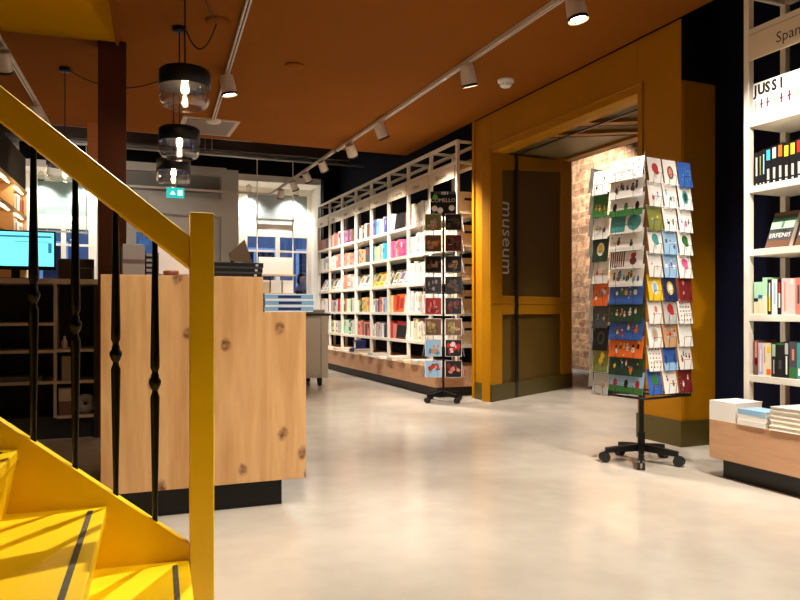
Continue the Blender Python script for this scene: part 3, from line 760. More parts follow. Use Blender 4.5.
# right hand bookcase
GR = 'books on the right hand bookcase'
tw = 'right bookcase'
y = 3.337
jm = PAL['black']
def vtext(o_m, *a): pass
for i in range(10):
    th = [.04, .043, .045, .046, .05][i] if i < 5 else .055
    lab = 'white book, spine letter %s, %s from left, top shelf, %s' % ('JUSSI'[i], ORD[i], tw) if i < 5 else 'white book, %s from left, top shelf of %s' % (ORD[i], tw)
    m = MB(); x = 3.72; z = 2.165; h = .225
    m.box(x, x+.003, y-th, y, z, z+h).box(x+.003, x+.16, y-.0025, y, z, z+h).box(x+.003, x+.16, y-th, y-th+.0025, z, z+h).box(x+.003, x+.156, y-th+.0025, y-.0025, z+.003, z+h-.004, 1)
    if i < 5:
        m.text('JUSSI'[i], .088, Matrix(((0, 0, -1, x-.001), (-.85, 0, 0, y-th/2), (0, 1, 0, z+.15), (0, 0, 0, 1))), 5, .0012, 'CENTER', .0035)
    elif i == 5: m.text('OLSEN', .02, Matrix(((0, 0, -1, x-.001), (0, 1, 0, y-th/2+.006), (1, 0, 0, z+.17), (0, 0, 0, 1))), 2, .0003)
    mk = 3 if i % 3 else 4
    m.box(x-.0006, x, y-th*.62, y-th*.38, z+.06, z+.12, mk).box(x-.0006, x, y-th*.75, y-th*.25, z+.085, z+.095, mk)
    if i % 2: m.box(x-.0006, x, y-th*.7, y-th*.3, z+.05, z+.055, 2)
    tag(build('book', m, [PAL['white'], pagem, PAL['dark grey'], PAL['dark red'], PAL['tan'], PAL['black']], origin=(x, y-th/2, z)), lab, 'book', GR)
    y -= th+.001
cols = ['dark grey', 'navy', 'black', 'cyan', 'pale grey', 'orange', 'yellow', 'yellow', 'red', 'blue', 'green', 'pink', 'white', 'navy', 'salmon']
y = 3.33
for i in range(15):
    th = [.03, .024, .022][i] if i < 3 else .041
    sp = [(.66, .95, .18, PAL[cols[i]]), (.12, .42, .3, PAL['pale grey'])] if i > 2 else [(.3, .85, .3, PAL[['pale grey', 'olive', 'light blue'][i]])]
    up_book('black', 'black spined thriller with %s top, %s from left, second shelf of %s' % (cols[i], ORD[i], tw), 3.725, y, 1.76, th, .205+(.012 if i > 2 else 0)+.006*(i % 3), .15, GR, sp + [(.03, .07, .35, PAL['white'])])
    y -= th+.001
for i in range(3):
    face_book('brown', 'face out book titled ERFENIS, %s from left, third shelf of %s' % (ORD[i], tw), 3.745, 3.19-i*.205, 1.374, .165, .235, 22, GR,
              [(.72, .9, 0, 1, 'dark green'), (.52, .72, 0, 1, 'mint'), (.2, .52, 0, 1, 'dark grey'), (.54, .84, .45, .55, 'black'), (.42, .5, .2, .8, 'olive')], ('ERFENIS', 'white', .042, .27), .035)
row4 = [('mint', .032, .2, [(0, .38, 0, 'cream'), (.4, .5, .05, 'black')]), ('mint', .03, .2, [(0, .45, 0, 'cream'), (.5, .6, 0, 'blue')]), ('mint', .034, .225, [(0, .5, 0, 'cream')]), ('black', .03, .212, [(.1, .5, .3, 'yellow'), (.5, .9, .35, 'white')]),
        ('white', .038, .212, [(.3, .9, .3, 'light blue')]), ('black', .028, .212, [(.2, .6, .3, 'white'), (.6, .9, .3, 'red')]), ('pale pink', .045, .215, [(.1, .9, .42, 'salmon')]), ('pale pink', .045, .212, [(.85, .97, .3, 'white')]), ('salmon', .04, .215, None),
        ('cream', .05, .21, None), ('tan', .05, .2, None), ('white', .045, .215, None), ('navy', .04, .205, None), ('pale grey', .04, .21, None)]
row5 = [('brown', .032, .215, [(.3, .95, .25, 'salmon'), (.3, .5, .1, 'red')]), ('lilac', .034, .2, [(.1, .8, .4, 'white'), (.05, .12, .1, 'light blue')]), ('cream', .022, .2, [(.4, .9, .3, 'tan')]), ('cream', .034, .2, [(.05, .22, .05, 'orange'), (.7, .9, .2, 'yellow')]), ('black', .036, .205, [(.6, .95, .2, 'mint'), (.1, .5, .4, 'pale grey')]),
        ('black', .05, .205, [(.25, .5, .3, 'dark grey'), (.94, 1, 0, 'green')]), ('black', .035, .215, [(.1, .6, .35, 'white'), (.65, .95, .2, 'pale grey')]), ('dark grey', .05, .215, [(.5, .8, .35, 'salmon'), (.02, .3, .0, 'green')]), ('teal', .04, .21, [(.1, .3, .2, 'white')]),
        ('navy', .045, .21, None), ('white', .045, .2, None), ('red', .045, .21, None), ('black', .045, .205, None), ('cream', .045, .2, None)]
for zz, rw, nmz in ((.972, row4, 'fourth'), (.60, row5, 'lowest')):
    y = 3.335
    for i, (cn, th, h, sp) in enumerate(rw):
        if y-th < 2.67: break
        sp2 = [(a, b_, e, PAL[c_]) for a, b_, e, c_ in sp] if sp else [(.3, .8, .35, PAL['dark grey'])]
        up_book(cn, '%s book, %s from left, %s shelf of %s' % (cn, ORD[i], nmz, tw), 3.725, y, zz, th, h, .15, GR, sp2)
        y -= th+.001

# piles on the plinths: (x, y, n, w along y, d along x, colours, rot, label)
def pile(xc, yc, n, w, d, hs, cols, rz, place, group):
    z = .343
    for i in range(n):
        cn = cols[i % len(cols)]
        pos = 'only one' if n == 1 else ('lowest' if i == 0 else 'topmost' if i == n-1 else ORD[i]+' from below')
        flat_book('book', '%s book, %s, %s' % (cn, pos if n > 1 else 'lying alone', place), xc+rnd.uniform(-.004, .004), yc+rnd.uniform(-.004, .004), z, w, d, hs, PAL[cn], rz + R(rnd.uniform(-1, 1)), group, spine='-y')
        z += hs+.0003
GP = 'books piled on the near plinth'
pile(3.51, 3.275, 1, .19, .22, .115, ['white'], -PI/2, 'thick, at the far end of near plinth', GP)
pile(3.47, 3.06, 3, .19, .15, .030, ['white', 'white', 'light blue'], -PI/2, 'second pile along near plinth', GP)
pile(3.54, 2.83, 5, .21, .29, .0255, ['white', 'cream', 'white', 'white', 'pale grey'], PI/2, 'third pile along near plinth', GP)
pile(3.50, 2.55, 3, .2, .22, .03, ['cream', 'white', 'white'], PI/2, 'fourth pile along near plinth', GP)
GQ = 'books piled on the long plinth'
Yp = [7.75, 8.1, 8.5, 8.9, 9.25, 9.65, 10.05, 10.45, 10.9, 11.3, 11.75, 12.25, 12.8]
np_ = [2, 2, 1, 2, 1, 2, 1, 3, 1, 2, 1, 1, 1]
cp_ = [['white', 'cream'], ['cream', 'white'], ['cream'], ['pale grey', 'white'], ['white'], ['white', 'pale grey'], ['cream'], ['white', 'dark grey', 'navy'], ['white'], ['white', 'cream'], ['white'], ['cream'], ['white']]
for k, yy in enumerate(Yp):
    over = .03 if k == 4 else 0
    pile(3.63-over, yy, np_[k], .2, .26, .026, cp_[k], -PI/2, 'pile %s from portal on the long plinth' % ORD[k], GQ)
# navy book stands up on the far pile
bkst = thing('book', 'upright navy boxed book standing on the long plinth', 'book', (3.7, 10.72, .343), 0, GQ)
build('cover', MB().box(3.64, 3.8, 10.66, 10.68, .343, .53).box(3.64, 3.8, 10.78, 10.80, .343, .53).box(3.64, 3.8, 10.68, 10.78, .51, .53), PAL['navy'], bkst)
build('page_block', MB().box(3.65, 3.79, 10.68, 10.78, .343, .51), pagem, bkst)

# ------------------------------------------------------------------ postcards and their racks
def card(w, h, M, base, cols, style, n, label, group, lay=None):
    m = MB(M); ms = [PAL[base], PAL['white']]
    m.box(-w/2, w/2, 0, .0012, 0, h)
    def idx(c):
        c = PAL[c]
        if c not in ms: ms.append(c)
        return ms.index(c)
    y = -.0004
    if style == 'blobs':
        for i in range(n):
            cx = -w*.38+w*.76*((i+.5)/n)+rnd.uniform(-.04, .04)*w; cz = h*rnd.uniform(.36, .66); s_ = rnd.uniform(.05, .085)*min(w, h)*1.4
            m.ell(cx, cz-s_*.9, s_*rnd.uniform(.6, 1), s_*rnd.uniform(.9, 1.4), y-.0001*i, idx(cols[i % len(cols)]))
            m.ell(cx+s_*rnd.uniform(-.3, .3), cz+s_*.7, s_*.55, s_*.6, y-.00003-.0001*i, idx(cols[(i+1) % len(cols)]), 8)
        for i in range(4): m.ell(rnd.uniform(-.42, .42)*w, rnd.uniform(.1, .92)*h, .016*w+.001, .016*w+.001, y-.0012, idx(rnd.choice(cols)), 6)
    elif style == 'dots':
        for i in range(n):
            m.ell(rnd.uniform(-.42, .42)*w, rnd.uniform(.1, .9)*h, .022*w, .022*w, y, idx(cols[i % len(cols)]), 6)
    elif style == 'oval':
        m.ell(0, h*.5, w*.24, h*.27, y, idx(cols[0]), 16)
        if len(cols) > 1: m.ell(0, h*.5, w*.14, h*.18, y-.0002, idx(cols[1]), 12)
    elif style == 'tree':
        m.box(-.02*w, .02*w, y-.0002, y, h*.2, h*.5, idx(cols[-1])); m.ell(0, h*.6, w*.24, h*.2, y-.0003, idx(cols[0])); m.ell(w*.1, h*.46, w*.16, h*.12, y-.0004, idx(cols[0]))
    elif style == 'pair':
        m.box(-w*.46, -.02*w, y-.0002, y, h*.1, h*.9, idx(cols[0])); m.ell(w*.24, h*.5, w*.2, h*.38, y-.0002, idx(cols[1]), 14)
    elif style == 'hatch':
        for i in range(7): m.box(-w*.46+i*w*.065, -w*.46+i*w*.065+w*.035, y-.0002, y, h*.12, h*.9, idx(cols[0]))
        m.ell(w*.22, h*.6, w*.08, h*.12, y-.0003, idx(cols[1])); m.ell(w*.22, h*.35, w*.1, h*.18, y-.0004, idx(cols[0]))
    elif style == 'land':
        m.box(-w/2, w/2, y-.0002, y, 0, h*.3, idx(cols[0]))
        for i in range(n): m.ell(-w*.33+w*.66*i/max(1, n-1), h*.42, w*.06, h*.2, y-.0004, idx(cols[1+i % (len(cols)-1)]))
    elif style == 'photo':
        m.box(-w*.47, w*.47, y-.0002, y, h*.035, h*.965, idx(cols[0]))
        for i in range(n):
            m.ell(rnd.uniform(-.3, .3)*w, rnd.uniform(.2, .72)*h, rnd.uniform(.04, .15)*w, rnd.uniform(.05, .18)*h, y-.0003-.0001*i, idx(cols[1+i % (len(cols)-1)]))
    elif style == 'grid':
        for i in range(4):
            for j in range(5): m.ell(-w*.33+w*.22*i, h*(.16+.17*j), w*.05, w*.05, y, idx(cols[(i+j) % len(cols)]), 6)
    o = build('postcard', m, ms, None, origin=tuple(M @ Vector((0, 0, 0))))
    return tag(o, label, 'postcard', group)

RC = Vector((3.29, 3.84, 0))
def star_base(r, c, rad, zc_, a0, n=5, hw=.018, cr=.033):
    legs = []
    for i in range(n):
        a = a0+2*PI*i/n
        Mx = T(c[0], c[1], 0) @ Rz(a)
        build('leg', MB(Mx).prism([(0, zc_), (0, zc_+.05), (rad, zc_+.02), (rad, zc_-.012)], -hw, hw, 'Y'), black, r, bev=.003)
        w = MB(Mx)
        w.cyl((rad-.008, 0, cr*1.1), (rad-.008, 0, zc_), .009, n=8)
        w.cyl((rad+.006, -.024, cr), (rad+.006, -.006, cr), cr, n=16).cyl((rad+.006, .006, cr), (rad+.006, .024, cr), cr, n=16)
        w.prism([(rad-.03, cr+.004), (rad+.012, cr+.01), (rad+.008, cr*2+.004), (rad-.02, cr*2)], -.005, .005, 'Y')
        build('caster', w, mat('caster_rubber', (24, 23, 24), .5), r)
rk = thing('postcard_rack', 'tall revolving black wire rack of postcards before the portal', 'card rack', tuple(RC))
tc_a = math.atan2(-RC.y, -RC.x)
star_base(rk, RC, .235, .075, tc_a)
build('pole', MB().cyl((RC.x, RC.y, .07), (RC.x, RC.y, 1.98), .016, n=14).cyl((RC.x, RC.y, .07), (RC.x, RC.y, .2), .024, n=14), black, rk)
hs = .215
RM = T(*RC) @ Rz(R(8.5)) @ T(*(-RC))
fm = MB(RM)
for zz in (.45, 1.9):
    for (xa, ya, xb, yb) in ((-1,-1,1,-1), (1,-1,1,1), (1,1,-1,1), (-1,1,-1,-1)):
        fm.tube([(RC.x+xa*hs, RC.y+ya*hs, zz), (RC.x+xb*hs, RC.y+yb*hs, zz)], .008 if zz < 1 else .003, 6)
    for (xa, ya) in ((1,1), (1,-1)):
        fm.tube([(RC.x+xa*hs, RC.y+ya*hs, zz), (RC.x-xa*hs, RC.y-ya*hs, zz)], .006, 6)
wr = fm
for (xa, ya) in ((-1,-1), (1,-1), (1,1), (-1,1)):
    wr.tube([(RC.x+xa*hs, RC.y+ya*hs, .45), (RC.x+xa*hs, RC.y+ya*hs, 1.98)], .003, 6)
build('frame', wr, black, rk)
FACE = {'-x': RM @ T(RC.x-hs, RC.y, 0) @ Rz(-PI/2), '-y': RM @ T(RC.x, RC.y-hs, 0), '+y': RM @ T(RC.x-.02, RC.y+hs+.035, 0) @ Rz(PI)}
# local of a face: x to the right as seen from outside, -y outwards
def pocket(mb, F, x, z, w, h):
    mb2 = F @ T(x, 0, z)
    P = lambda a, b_, c_: mb2 @ Vector((a, b_, c_))
    o = -.034
    i_ = w*.26
    mb.tube([P(-i_, o-.004, h*.42), P(-i_, o+.002, .002), P(-i_, 0, .0)], .0014, 5)
    mb.tube([P(i_, o-.004, h*.42), P(i_, o+.002, .002), P(i_, 0, .0)], .0014, 5)
    mb.tube([P(-i_, o-.004, h*.42), P(i_, o-.004, h*.42)], .0014, 5)
    mb.tube([P(-w*.5, o, .004), P(w*.5, o, .004)], .0014, 5)
    mb.tube([P(-w*.5, 0, .0), P(w*.5, 0, .0)], .0014, 5)
def col_cards(F, x, w, h, ztop, pitch, specs, column, grp, pk, lean=9, tilt=0):
    pk.tube([F @ Vector((x, 0, ztop)), F @ Vector((x, 0, .45))], .0016, 5)
    for i, (base, cols, style, n, desc) in enumerate(specs):
        z = ztop - h - i*pitch
        M = F @ T(x, -.028, z+.004) @ Matrix.Rotation(R(-lean), 4, 'X') @ Matrix.Rotation(R(rnd.uniform(-1.5, 1.5)), 4, 'Y')
        card(w, h, M, base, cols, style, n, '%s postcard with %s, %s down in %s' % (base, desc, ORD[i], column), grp)
        pocket(pk, F, x, z, w, h)
LND = [('white', ['pale grey', 'salmon'], 'dots', 26, 'tiny scattered dots'), ('white', ['black', 'dark grey'], 'blobs', 8, 'small black marks'), ('white', ['green', 'black', 'green'], 'land', 3, 'green foot'), ('white', ['teal', 'teal'], 'pair', 1, 'teal square and oval'),
       ('white', ['dark red', 'black'], 'blobs', 2, 'one dark red shape'), ('white', ['dark red', 'red'], 'hatch', 1, 'dark red stripes'), ('white', ['green', 'red', 'teal', 'blue', 'dark green'], 'blobs', 9, 'a row of floral spots'), ('blue', ['white', 'green', 'yellow', 'olive'], 'blobs', 5, 'pale round shapes'),
       ('dark green', ['white', 'orange', 'cream', 'white'], 'blobs', 5, 'white and orange shapes'), ('blue', ['yellow', 'red', 'white', 'orange'], 'blobs', 4, 'coloured balloons'), ('orange', ['white', 'black', 'yellow', 'white'], 'blobs', 6, 'white and black shapes'), ('dark green', ['yellow', 'blue', 'white', 'orange', 'navy'], 'blobs', 5, 'a row of bright shapes'), ('light blue', ['green', 'red', 'black', 'red'], 'land', 3, 'red shapes on grass')]
PRT = [('white', ['black', 'pale grey'], 'blobs', 2, 'two black spots'), ('green', ['orange', 'yellow'], 'blobs', 3, 'orange and yellow fruit'), ('white', ['yellow', 'pale grey', 'dark grey'], 'blobs', 3, 'grey and yellow spots'), ('dark green', ['white', 'yellow'], 'oval', 1, 'a white oval'), ('white', ['orange', 'yellow'], 'blobs', 2, 'orange shapes'),
       ('orange', ['white', 'green', 'blue'], 'blobs', 4, 'white leaves'), ('dark grey', ['teal', 'tan'], 'blobs', 2, 'teal and tan shapes'), ('black', ['dark grey', 'black'], 'oval', 1, 'a grey ring'), ('mint', ['olive', 'yellow', 'cream'], 'photo', 3, 'an olive field'), ('white', ['pale grey', 'tan'], 'photo', 2, 'a grey picture')]
CA = [('white', ['red', 'dark grey'], 'tree', 1, 'a red tree'), ('white', ['red', 'light blue'], 'blobs', 2, 'red and blue spots'), ('olive', ['teal', 'yellow'], 'blobs', 2, 'teal shapes'), ('white', ['teal', 'dark grey'], 'tree', 1, 'a teal tree'), ('white', ['salmon', 'pale pink'], 'blobs', 2, 'salmon spots'), ('yellow', ['white', 'light blue'], 'oval', 1, 'a white oval'), ('pale pink', ['white', 'salmon'], 'photo', 2, 'a white picture'), ('white', ['pale grey', 'tan'], 'oval', 1, 'a grey oval'), ('white', ['dark grey', 'red', 'tan'], 'grid', 1, 'a grid of dots'), ('blue', ['green', 'red'], 'tree', 1, 'a green tree')]
CB = [('white', ['brown', 'salmon'], 'oval', 1, 'a brown oval'), ('white', ['light blue', 'dark grey', 'pale grey'], 'blobs', 3, 'blue and grey spots'), ('white', ['black', 'dark grey'], 'blobs', 2, 'two black shapes'), ('light blue', ['dark grey', 'pale grey'], 'blobs', 3, 'grey shapes'), ('light blue', ['white', 'salmon', 'blue'], 'blobs', 4, 'scattered spots'), ('navy', ['yellow', 'white'], 'oval', 1, 'a yellow oval'), ('pale grey', ['red', 'white'], 'tree', 1, 'a red tree'), ('tan', ['salmon', 'light blue', 'red'], 'blobs', 5, 'salmon and blue spots'), ('blue', ['light blue', 'navy'], 'land', 2, 'a pale horizon'), ('white', ['red', 'brown'], 'blobs', 2, 'red and brown spots')]
CC = [('blue', ['white', 'light blue'], 'dots', 14, 'white speckles'), ('white', ['teal', 'dark green'], 'oval', 1, 'a teal oval'), ('white', ['teal', 'pink', 'dark grey'], 'blobs', 3, 'teal and pink shapes'), ('white', ['green', 'red'], 'tree', 1, 'a green plant'), ('white', ['pink', 'dark red'], 'tree', 1, 'a pink tree'), ('red', ['dark red', 'salmon'], 'photo', 2, 'a dark red picture'), ('white', ['red', 'green'], 'grid', 1, 'red and green dots'), ('white', ['dark grey', 'red'], 'dots', 8, 'a few dark dots'), ('white', ['red', 'green', 'dark grey'], 'blobs', 4, 'red and green spots'), ('dark red', ['white', 'pale pink'], 'blobs', 2, 'white spots')]
gN = 'postcards on the near rack'
pk = MB(); col_cards(FACE['-x'], .08, .275, .142, 1.955, .1118, LND, 'wide column, near rack', gN, pk)
col_cards(FACE['-x'], -.135, .135, .165, 1.915, .1455, PRT, 'narrow left column, near rack', gN, pk)
build('wire_pockets', pk, black, rk)
pk = MB()
for x, sp, nm in ((-.142, CA, 'first'), (.0, CB, 'middle'), (.142, CC, 'last')):
    col_cards(FACE['-y'], x, .125, .165, 1.945, .1455, sp, '%s right side column, near rack' % nm, gN, pk)
build('wire_pockets', pk, black, rk)
pk = MB(); col_cards(FACE['+y'], .12, .125, .16, 1.95, .1455, [('white', ['pale grey', 'tan'], 'blobs', 2, 'pale spots')]*10, 'back column, near rack', gN, pk)
build('wire_pockets', pk, black, rk)

# far rack
FC = Vector((3.47, 7.21, 0))
fa = math.atan2(-FC.y, -FC.x)
fk = thing('postcard_rack', 'slim revolving rack of dark picture cards at the bookcase end', 'card rack', tuple(FC))
star_base(fk, FC, .22, .07, fa+R(40), 4, .016, .028)
build('pole', MB().cyl((FC.x, FC.y, .06), (FC.x, FC.y, 2.05), .012, n=14), black, fk)
FM = T(FC.x, FC.y, 0) @ Rz(fa + PI/2)          # local -y points to the camera side
gF = 'picture cards on the far rack'
ltl = [('pale grey', ['olive', 'salmon', 'pale grey']), ('tan', ['brown', 'orange', 'tan']), ('dark grey', ['black', 'brown', 'tan']), ('pale grey', ['dark grey', 'pale grey', 'dark grey']), ('salmon', ['red', 'dark red', 'salmon']), ('olive', ['brown', 'olive', 'tan']), ('light blue', ['light blue', 'tan', 'teal', 'salmon']), ('light blue', ['light blue', 'tan', 'brown', 'red'])]
rtl = [('dark grey', ['black', 'dark grey', 'brown']), ('brown', ['dark red', 'black', 'brown']), ('brown', ['black', 'brown', 'tan']), ('black', ['black', 'dark grey', 'brown']), ('dark red', ['black', 'dark red', 'brown']), ('tan', ['brown', 'tan', 'olive']), ('dark grey', ['black', 'red', 'pale pink']), ('brown', ['black', 'dark red', 'salmon'])]
wires = MB()
for q, (rot, sides) in enumerate(((0, (('left', ltl), ('right', rtl))), (PI/2, (('side', rtl),)), (-PI/2, (('side', ltl),)))):
    F = FM @ Rz(rot) @ T(0, -.16 if rot == 0 else -.195, 0)
    for j, (sn, tl) in enumerate(sides):
        x = {'left': -.108, 'right': .108}.get(sn, -.09 if rot > 0 else .09)
        cn = {'left': 'left front column of the far rack', 'right': 'right front column of the far rack'}.get(sn, ('right' if rot > 0 else 'left') + ' side column of the far rack')
        for i, (bs, cl) in enumerate(tl):
            z = 2.035-.185-i*.2245
            M = F @ T(x, -.03, z) @ Matrix.Rotation(R(-10), 4, 'X')
            card(.178, .185, M, 'white' if bs != 'black' else 'dark grey', cl, 'photo', 12, '%s toned picture card, %s down in %s' % (bs, ORD[i], cn), gF)
            pocket(wires, F, x, z, .178, .17)
            wires.tube([F @ Vector((x, 0, z)), F @ Vector((x, .2, z)), F @ Vector((0, .2, z))], .002, 5)
        wires.tube([F @ Vector((x, 0, 2.05)), F @ Vector((x, 0, .27))], .002, 5)
build('wire_pockets', wires, black, fk)
HM = FM @ T(0, 0, -.045)
hd = MB(HM).box(-.14, .14, -.075, -.065, 2.06, 2.33)
h2 = build('header_sign', hd, [black], fk, label='black header sign with green leaf and white discs')
hl = MB(HM)
XT = Matrix(((1, 0, 0, 0), (0, 0, -1, -.0765), (0, 1, 0, 0), (0, 0, 0, 1)))
hl.text('COMELLO', .058, XT @ T(-.137, 2.215, 0), 0, .0004)
for (x, z) in ((-.095, 2.145), (-.035, 2.125), (.09, 2.15)): build('white_disc', MB(HM).ell(x, z, .032, .032, -.0765, 0, 18), PAL['white'], h2)
build('lettering', hl, PAL['white'], h2, label='white lettering')
hl = MB(HM).box(-.1, .14, -.0762, -.0755, 2.30, 2.328)
for x in (-.02, .0, .015, .04): hl.box(x, x+.01, -.077, -.0762, 2.295, 2.328, 1)
build('header_band', hl, [PAL['dark grey'], PAL['white']], h2)
build('leaf', MB(HM).ell(-.088, 2.27, .027, .03, -.0775, 0, 14), mat('leaf_green', (96, 196, 66), .5), h2, label='green leaf')
build('header_bracket', MB(FM).box(-.01, .01, -.066, 0, 2.0, 2.08), black, fk)

# ------------------------------------------------------------------ lights: tracks, spots, pendants
LIGHTS = []
def light(name, kind, loc, energy, color=(1, .93, .84), parent=None, target=None, size=.04, cone=60, blend=.6):
    l = bpy.data.lights.new(name, kind); l.energy = energy*(2.4 if kind == 'SPOT' else 1.6); l.color = color
    if kind in ('SPOT', 'POINT'): l.shadow_soft_size = size
    if kind == 'SPOT': l.spot_size = R(cone); l.spot_blend = blend
    o = bpy.data.objects.new(name, l); C.objects.link(o)
    L = Vector(loc)
    if target is not None:
        o.rotation_euler = (Vector(target)-L).to_track_quat('-Z', 'Y').to_euler()
    if parent is not None:
        o.parent = parent; o.location = ROOT[parent.name].inverted() @ L
        if abs(parent.rotation_euler.z) > 1e-6: o.rotation_euler.z -= parent.rotation_euler.z
    else: o.location = L
    return o
trackm = mat('track_white', (214, 200, 184), .45)
def track(label, p0, p1, joints=()):
    p0 = Vector(p0); p1 = Vector(p1); d = (p1-p0); a = math.atan2(d.y, d.x); Lh = d.length
    r = thing('lighting_track', label, 'track', tuple(p0), a, 'ceiling lighting tracks')
    M = T(*p0) @ Rz(a)
    build('rail', MB(M).box(0, Lh, -.018, -.006, 0, .035).box(0, Lh, .006, .018, 0, .035).box(0, Lh, -.006, .006, .012, .035), trackm, r)
    build('slot', MB(M).box(0, Lh, -.006, .006, .009, .012), black, r)
    for j in joints: build('joint', MB(M).box(j-.04, j+.04, -.0185, .0185, -.001, .0355), trackm, r)
    return r
def spot(label, p, target, energy, cone=50, s=1.0, blend=.7, size=.05, color=(1, .93, .84)):
    p = Vector(p); t = Vector(target); d = (t-p).normalized()
    r = thing('track_spotlight', label, 'spotlight', tuple(p), 0, 'track spotlights')
    build('adapter', MB().box(p.x-.016, p.x+.016, p.y-.05, p.y+.05, p.z-.03, p.z), trackm, r, bev=.003)
    c = p + Vector((0, 0, -.10*s))
    build('arm', MB().cyl(p+Vector((0, 0, -.02)), c, .011, n=10), trackm, r)
    h0 = c - d*.075*s; h1 = c + d*.095*s
    hd = MB().cyl(h0, c+d*.02, .058*s, .066*s, 22).cyl(c+d*.02, h1, .066*s, .068*s, 22, cap=False)
    build('head', hd, trackm, r)
    build('rim', MB().cyl(h1-d*.02, h1+d*.002, .0685*s, .0685*s, 22, cap=False).cyl(h1-d*.02, h1-d*.018, .062*s, .06*s, 22), black, r)
    build('lens', MB().cyl(h1-d*.012, h1-d*.009, .05*s, n=20), lens, r, label='glowing lens')
    light('spot_beam', 'SPOT', h1+d*.012, energy, color, r, target, size, cone, blend)
    return r
ZT = 3.095
tr1 = track('long white lighting track right of centre on the rust ceiling', (2.89, .2, ZT), (2.89, 9.25, ZT), (3.2, 5.8))
track('white lighting track beyond the rust ceiling by the bookcase', (2.87, 9.32, ZT), (2.87, 13.3, ZT))
track('short white lighting track crossing below the far window wall', (.1, 13.25, ZT), (2.84, 13.25, ZT))
lt0 = Vector((1.16, 8.3, ZT)); yb_ = Vector((math.sin(R(3.9)), math.cos(R(3.9)), 0))
track('white lighting track beside the glass pendants', lt0-yb_*6, lt0, (2.5,))
l2 = Vector((-.70, 6.9, ZT)); track('white lighting track at the far left of ceiling', l2-yb_*.55, l2+yb_*2.35)
fd = Vector((1.17, 8.36, 3.13))
tag(build('power_feed', MB().lathe([(.085, 0), (.085, -.02), (.07, -.035), (.001, -.036)], tuple(fd), 22), trackm, origin=tuple(fd)), 'round white power feed at the end of the pendant track', 'ceiling fitting')
Lp = 'spotlight on the long track, '
E = 1.0
spot('white ' + Lp + 'nearest one in view above the near postcard rack', (2.89, 4.0, ZT), (3.15, 3.75, 1.0), 75*E, 60)
spot('white ' + Lp + 'before the smoke detector', (2.89, 5.52, ZT), (3.7, 5.9, 0), 95*E, 80)
spot('white ' + Lp + 'third one towards the bookcase', (2.89, 7.6, ZT), (3.88, 7.8, 1.2), 150*E, 88)
spot('white ' + Lp + 'last one before the rust ceiling ends', (2.89, 8.65, ZT), (3.85, 9.7, 1.4), 70*E, 75)
for i, (y, ty, lb) in enumerate(((9.83, 10.6, 'first'), (10.7, 11.4, 'second'), (11.5, 12.2, 'third'), (12.4, 13.0, 'fourth'))):
    spot('white spotlight, %s on the track beyond the rust ceiling' % lb, (2.87, y, ZT), (3.85, ty, 1.4) if i < 3 else (2.95, 13.2, 1.7), (55 if i < 3 else 35)*E, 75 if i < 3 else 60, .9)
# nearer ones on the same track, above the photograph's edge
spot('white ' + Lp + 'just above the photo edge by the near bookcase', (2.89, 2.95, ZT), (3.75, 3.0, 1.5), 70*E, 70)
spot('white ' + Lp + 'above the open floor', (2.89, 1.9, ZT), (1.9, 2.6, 0), 140*E, 80)
spot('white ' + Lp + 'aimed across the floor towards stairs', (2.89, 3.35, ZT), (1.2, 2.6, .0), 60*E, 50)
spot('white ' + Lp + 'aimed at the rack from the front', (2.89, .9, ZT), (3.2, 3.6, 1.0), 70*E, 40)
spot('white spotlight below the pendant track beside the upper pendant', lt0-yb_*1.75, (1.6, 6.6, 0), 110*E, 70)
spot('white spotlight on the pendant track aimed at the yellow stairs', lt0-yb_*4.85, (-.42, 1.95, .45), 105*E, 44, size=.014)
spot('white spotlight on the pendant track aimed at the oak counter', lt0-yb_*5.6, (.5, 3.66, .6), 62*E, 70)
spot('white spotlight at the far left track, upper one', (l2-yb_*.3), (-.7, 8.5, .6), 50*E, 60)
spot('white spotlight at the far left track, lower one by the handrail', (l2+yb_*1.35), (.2, 9.6, .0), 60*E, 70)
spot('white spotlight hanging far left beside the brown column', (l2+yb_*2.2), (-.5, 13, 2.0), 60*E, 70)
# window bay lamps
for i, (x, y, xl) in enumerate(((2.62, 14.0, 'left'), (3.55, 14.0, 'right'))):
    spot('small white lamp in the right window bay, %s one' % xl, (x, y, 3.4), (x+(.05 if i == 0 else -.05), 14.34, 2.6), 28*E, 110, .8)
for i, (x, y, xl) in enumerate(((-.95, 14.0, 'left'), (-.3, 14.0, 'right'))):
    spot('small white lamp in the left window bay, %s one' % xl, (x, y, 3.4), (x, 14.34, 2.6), 28*E, 110, .8)
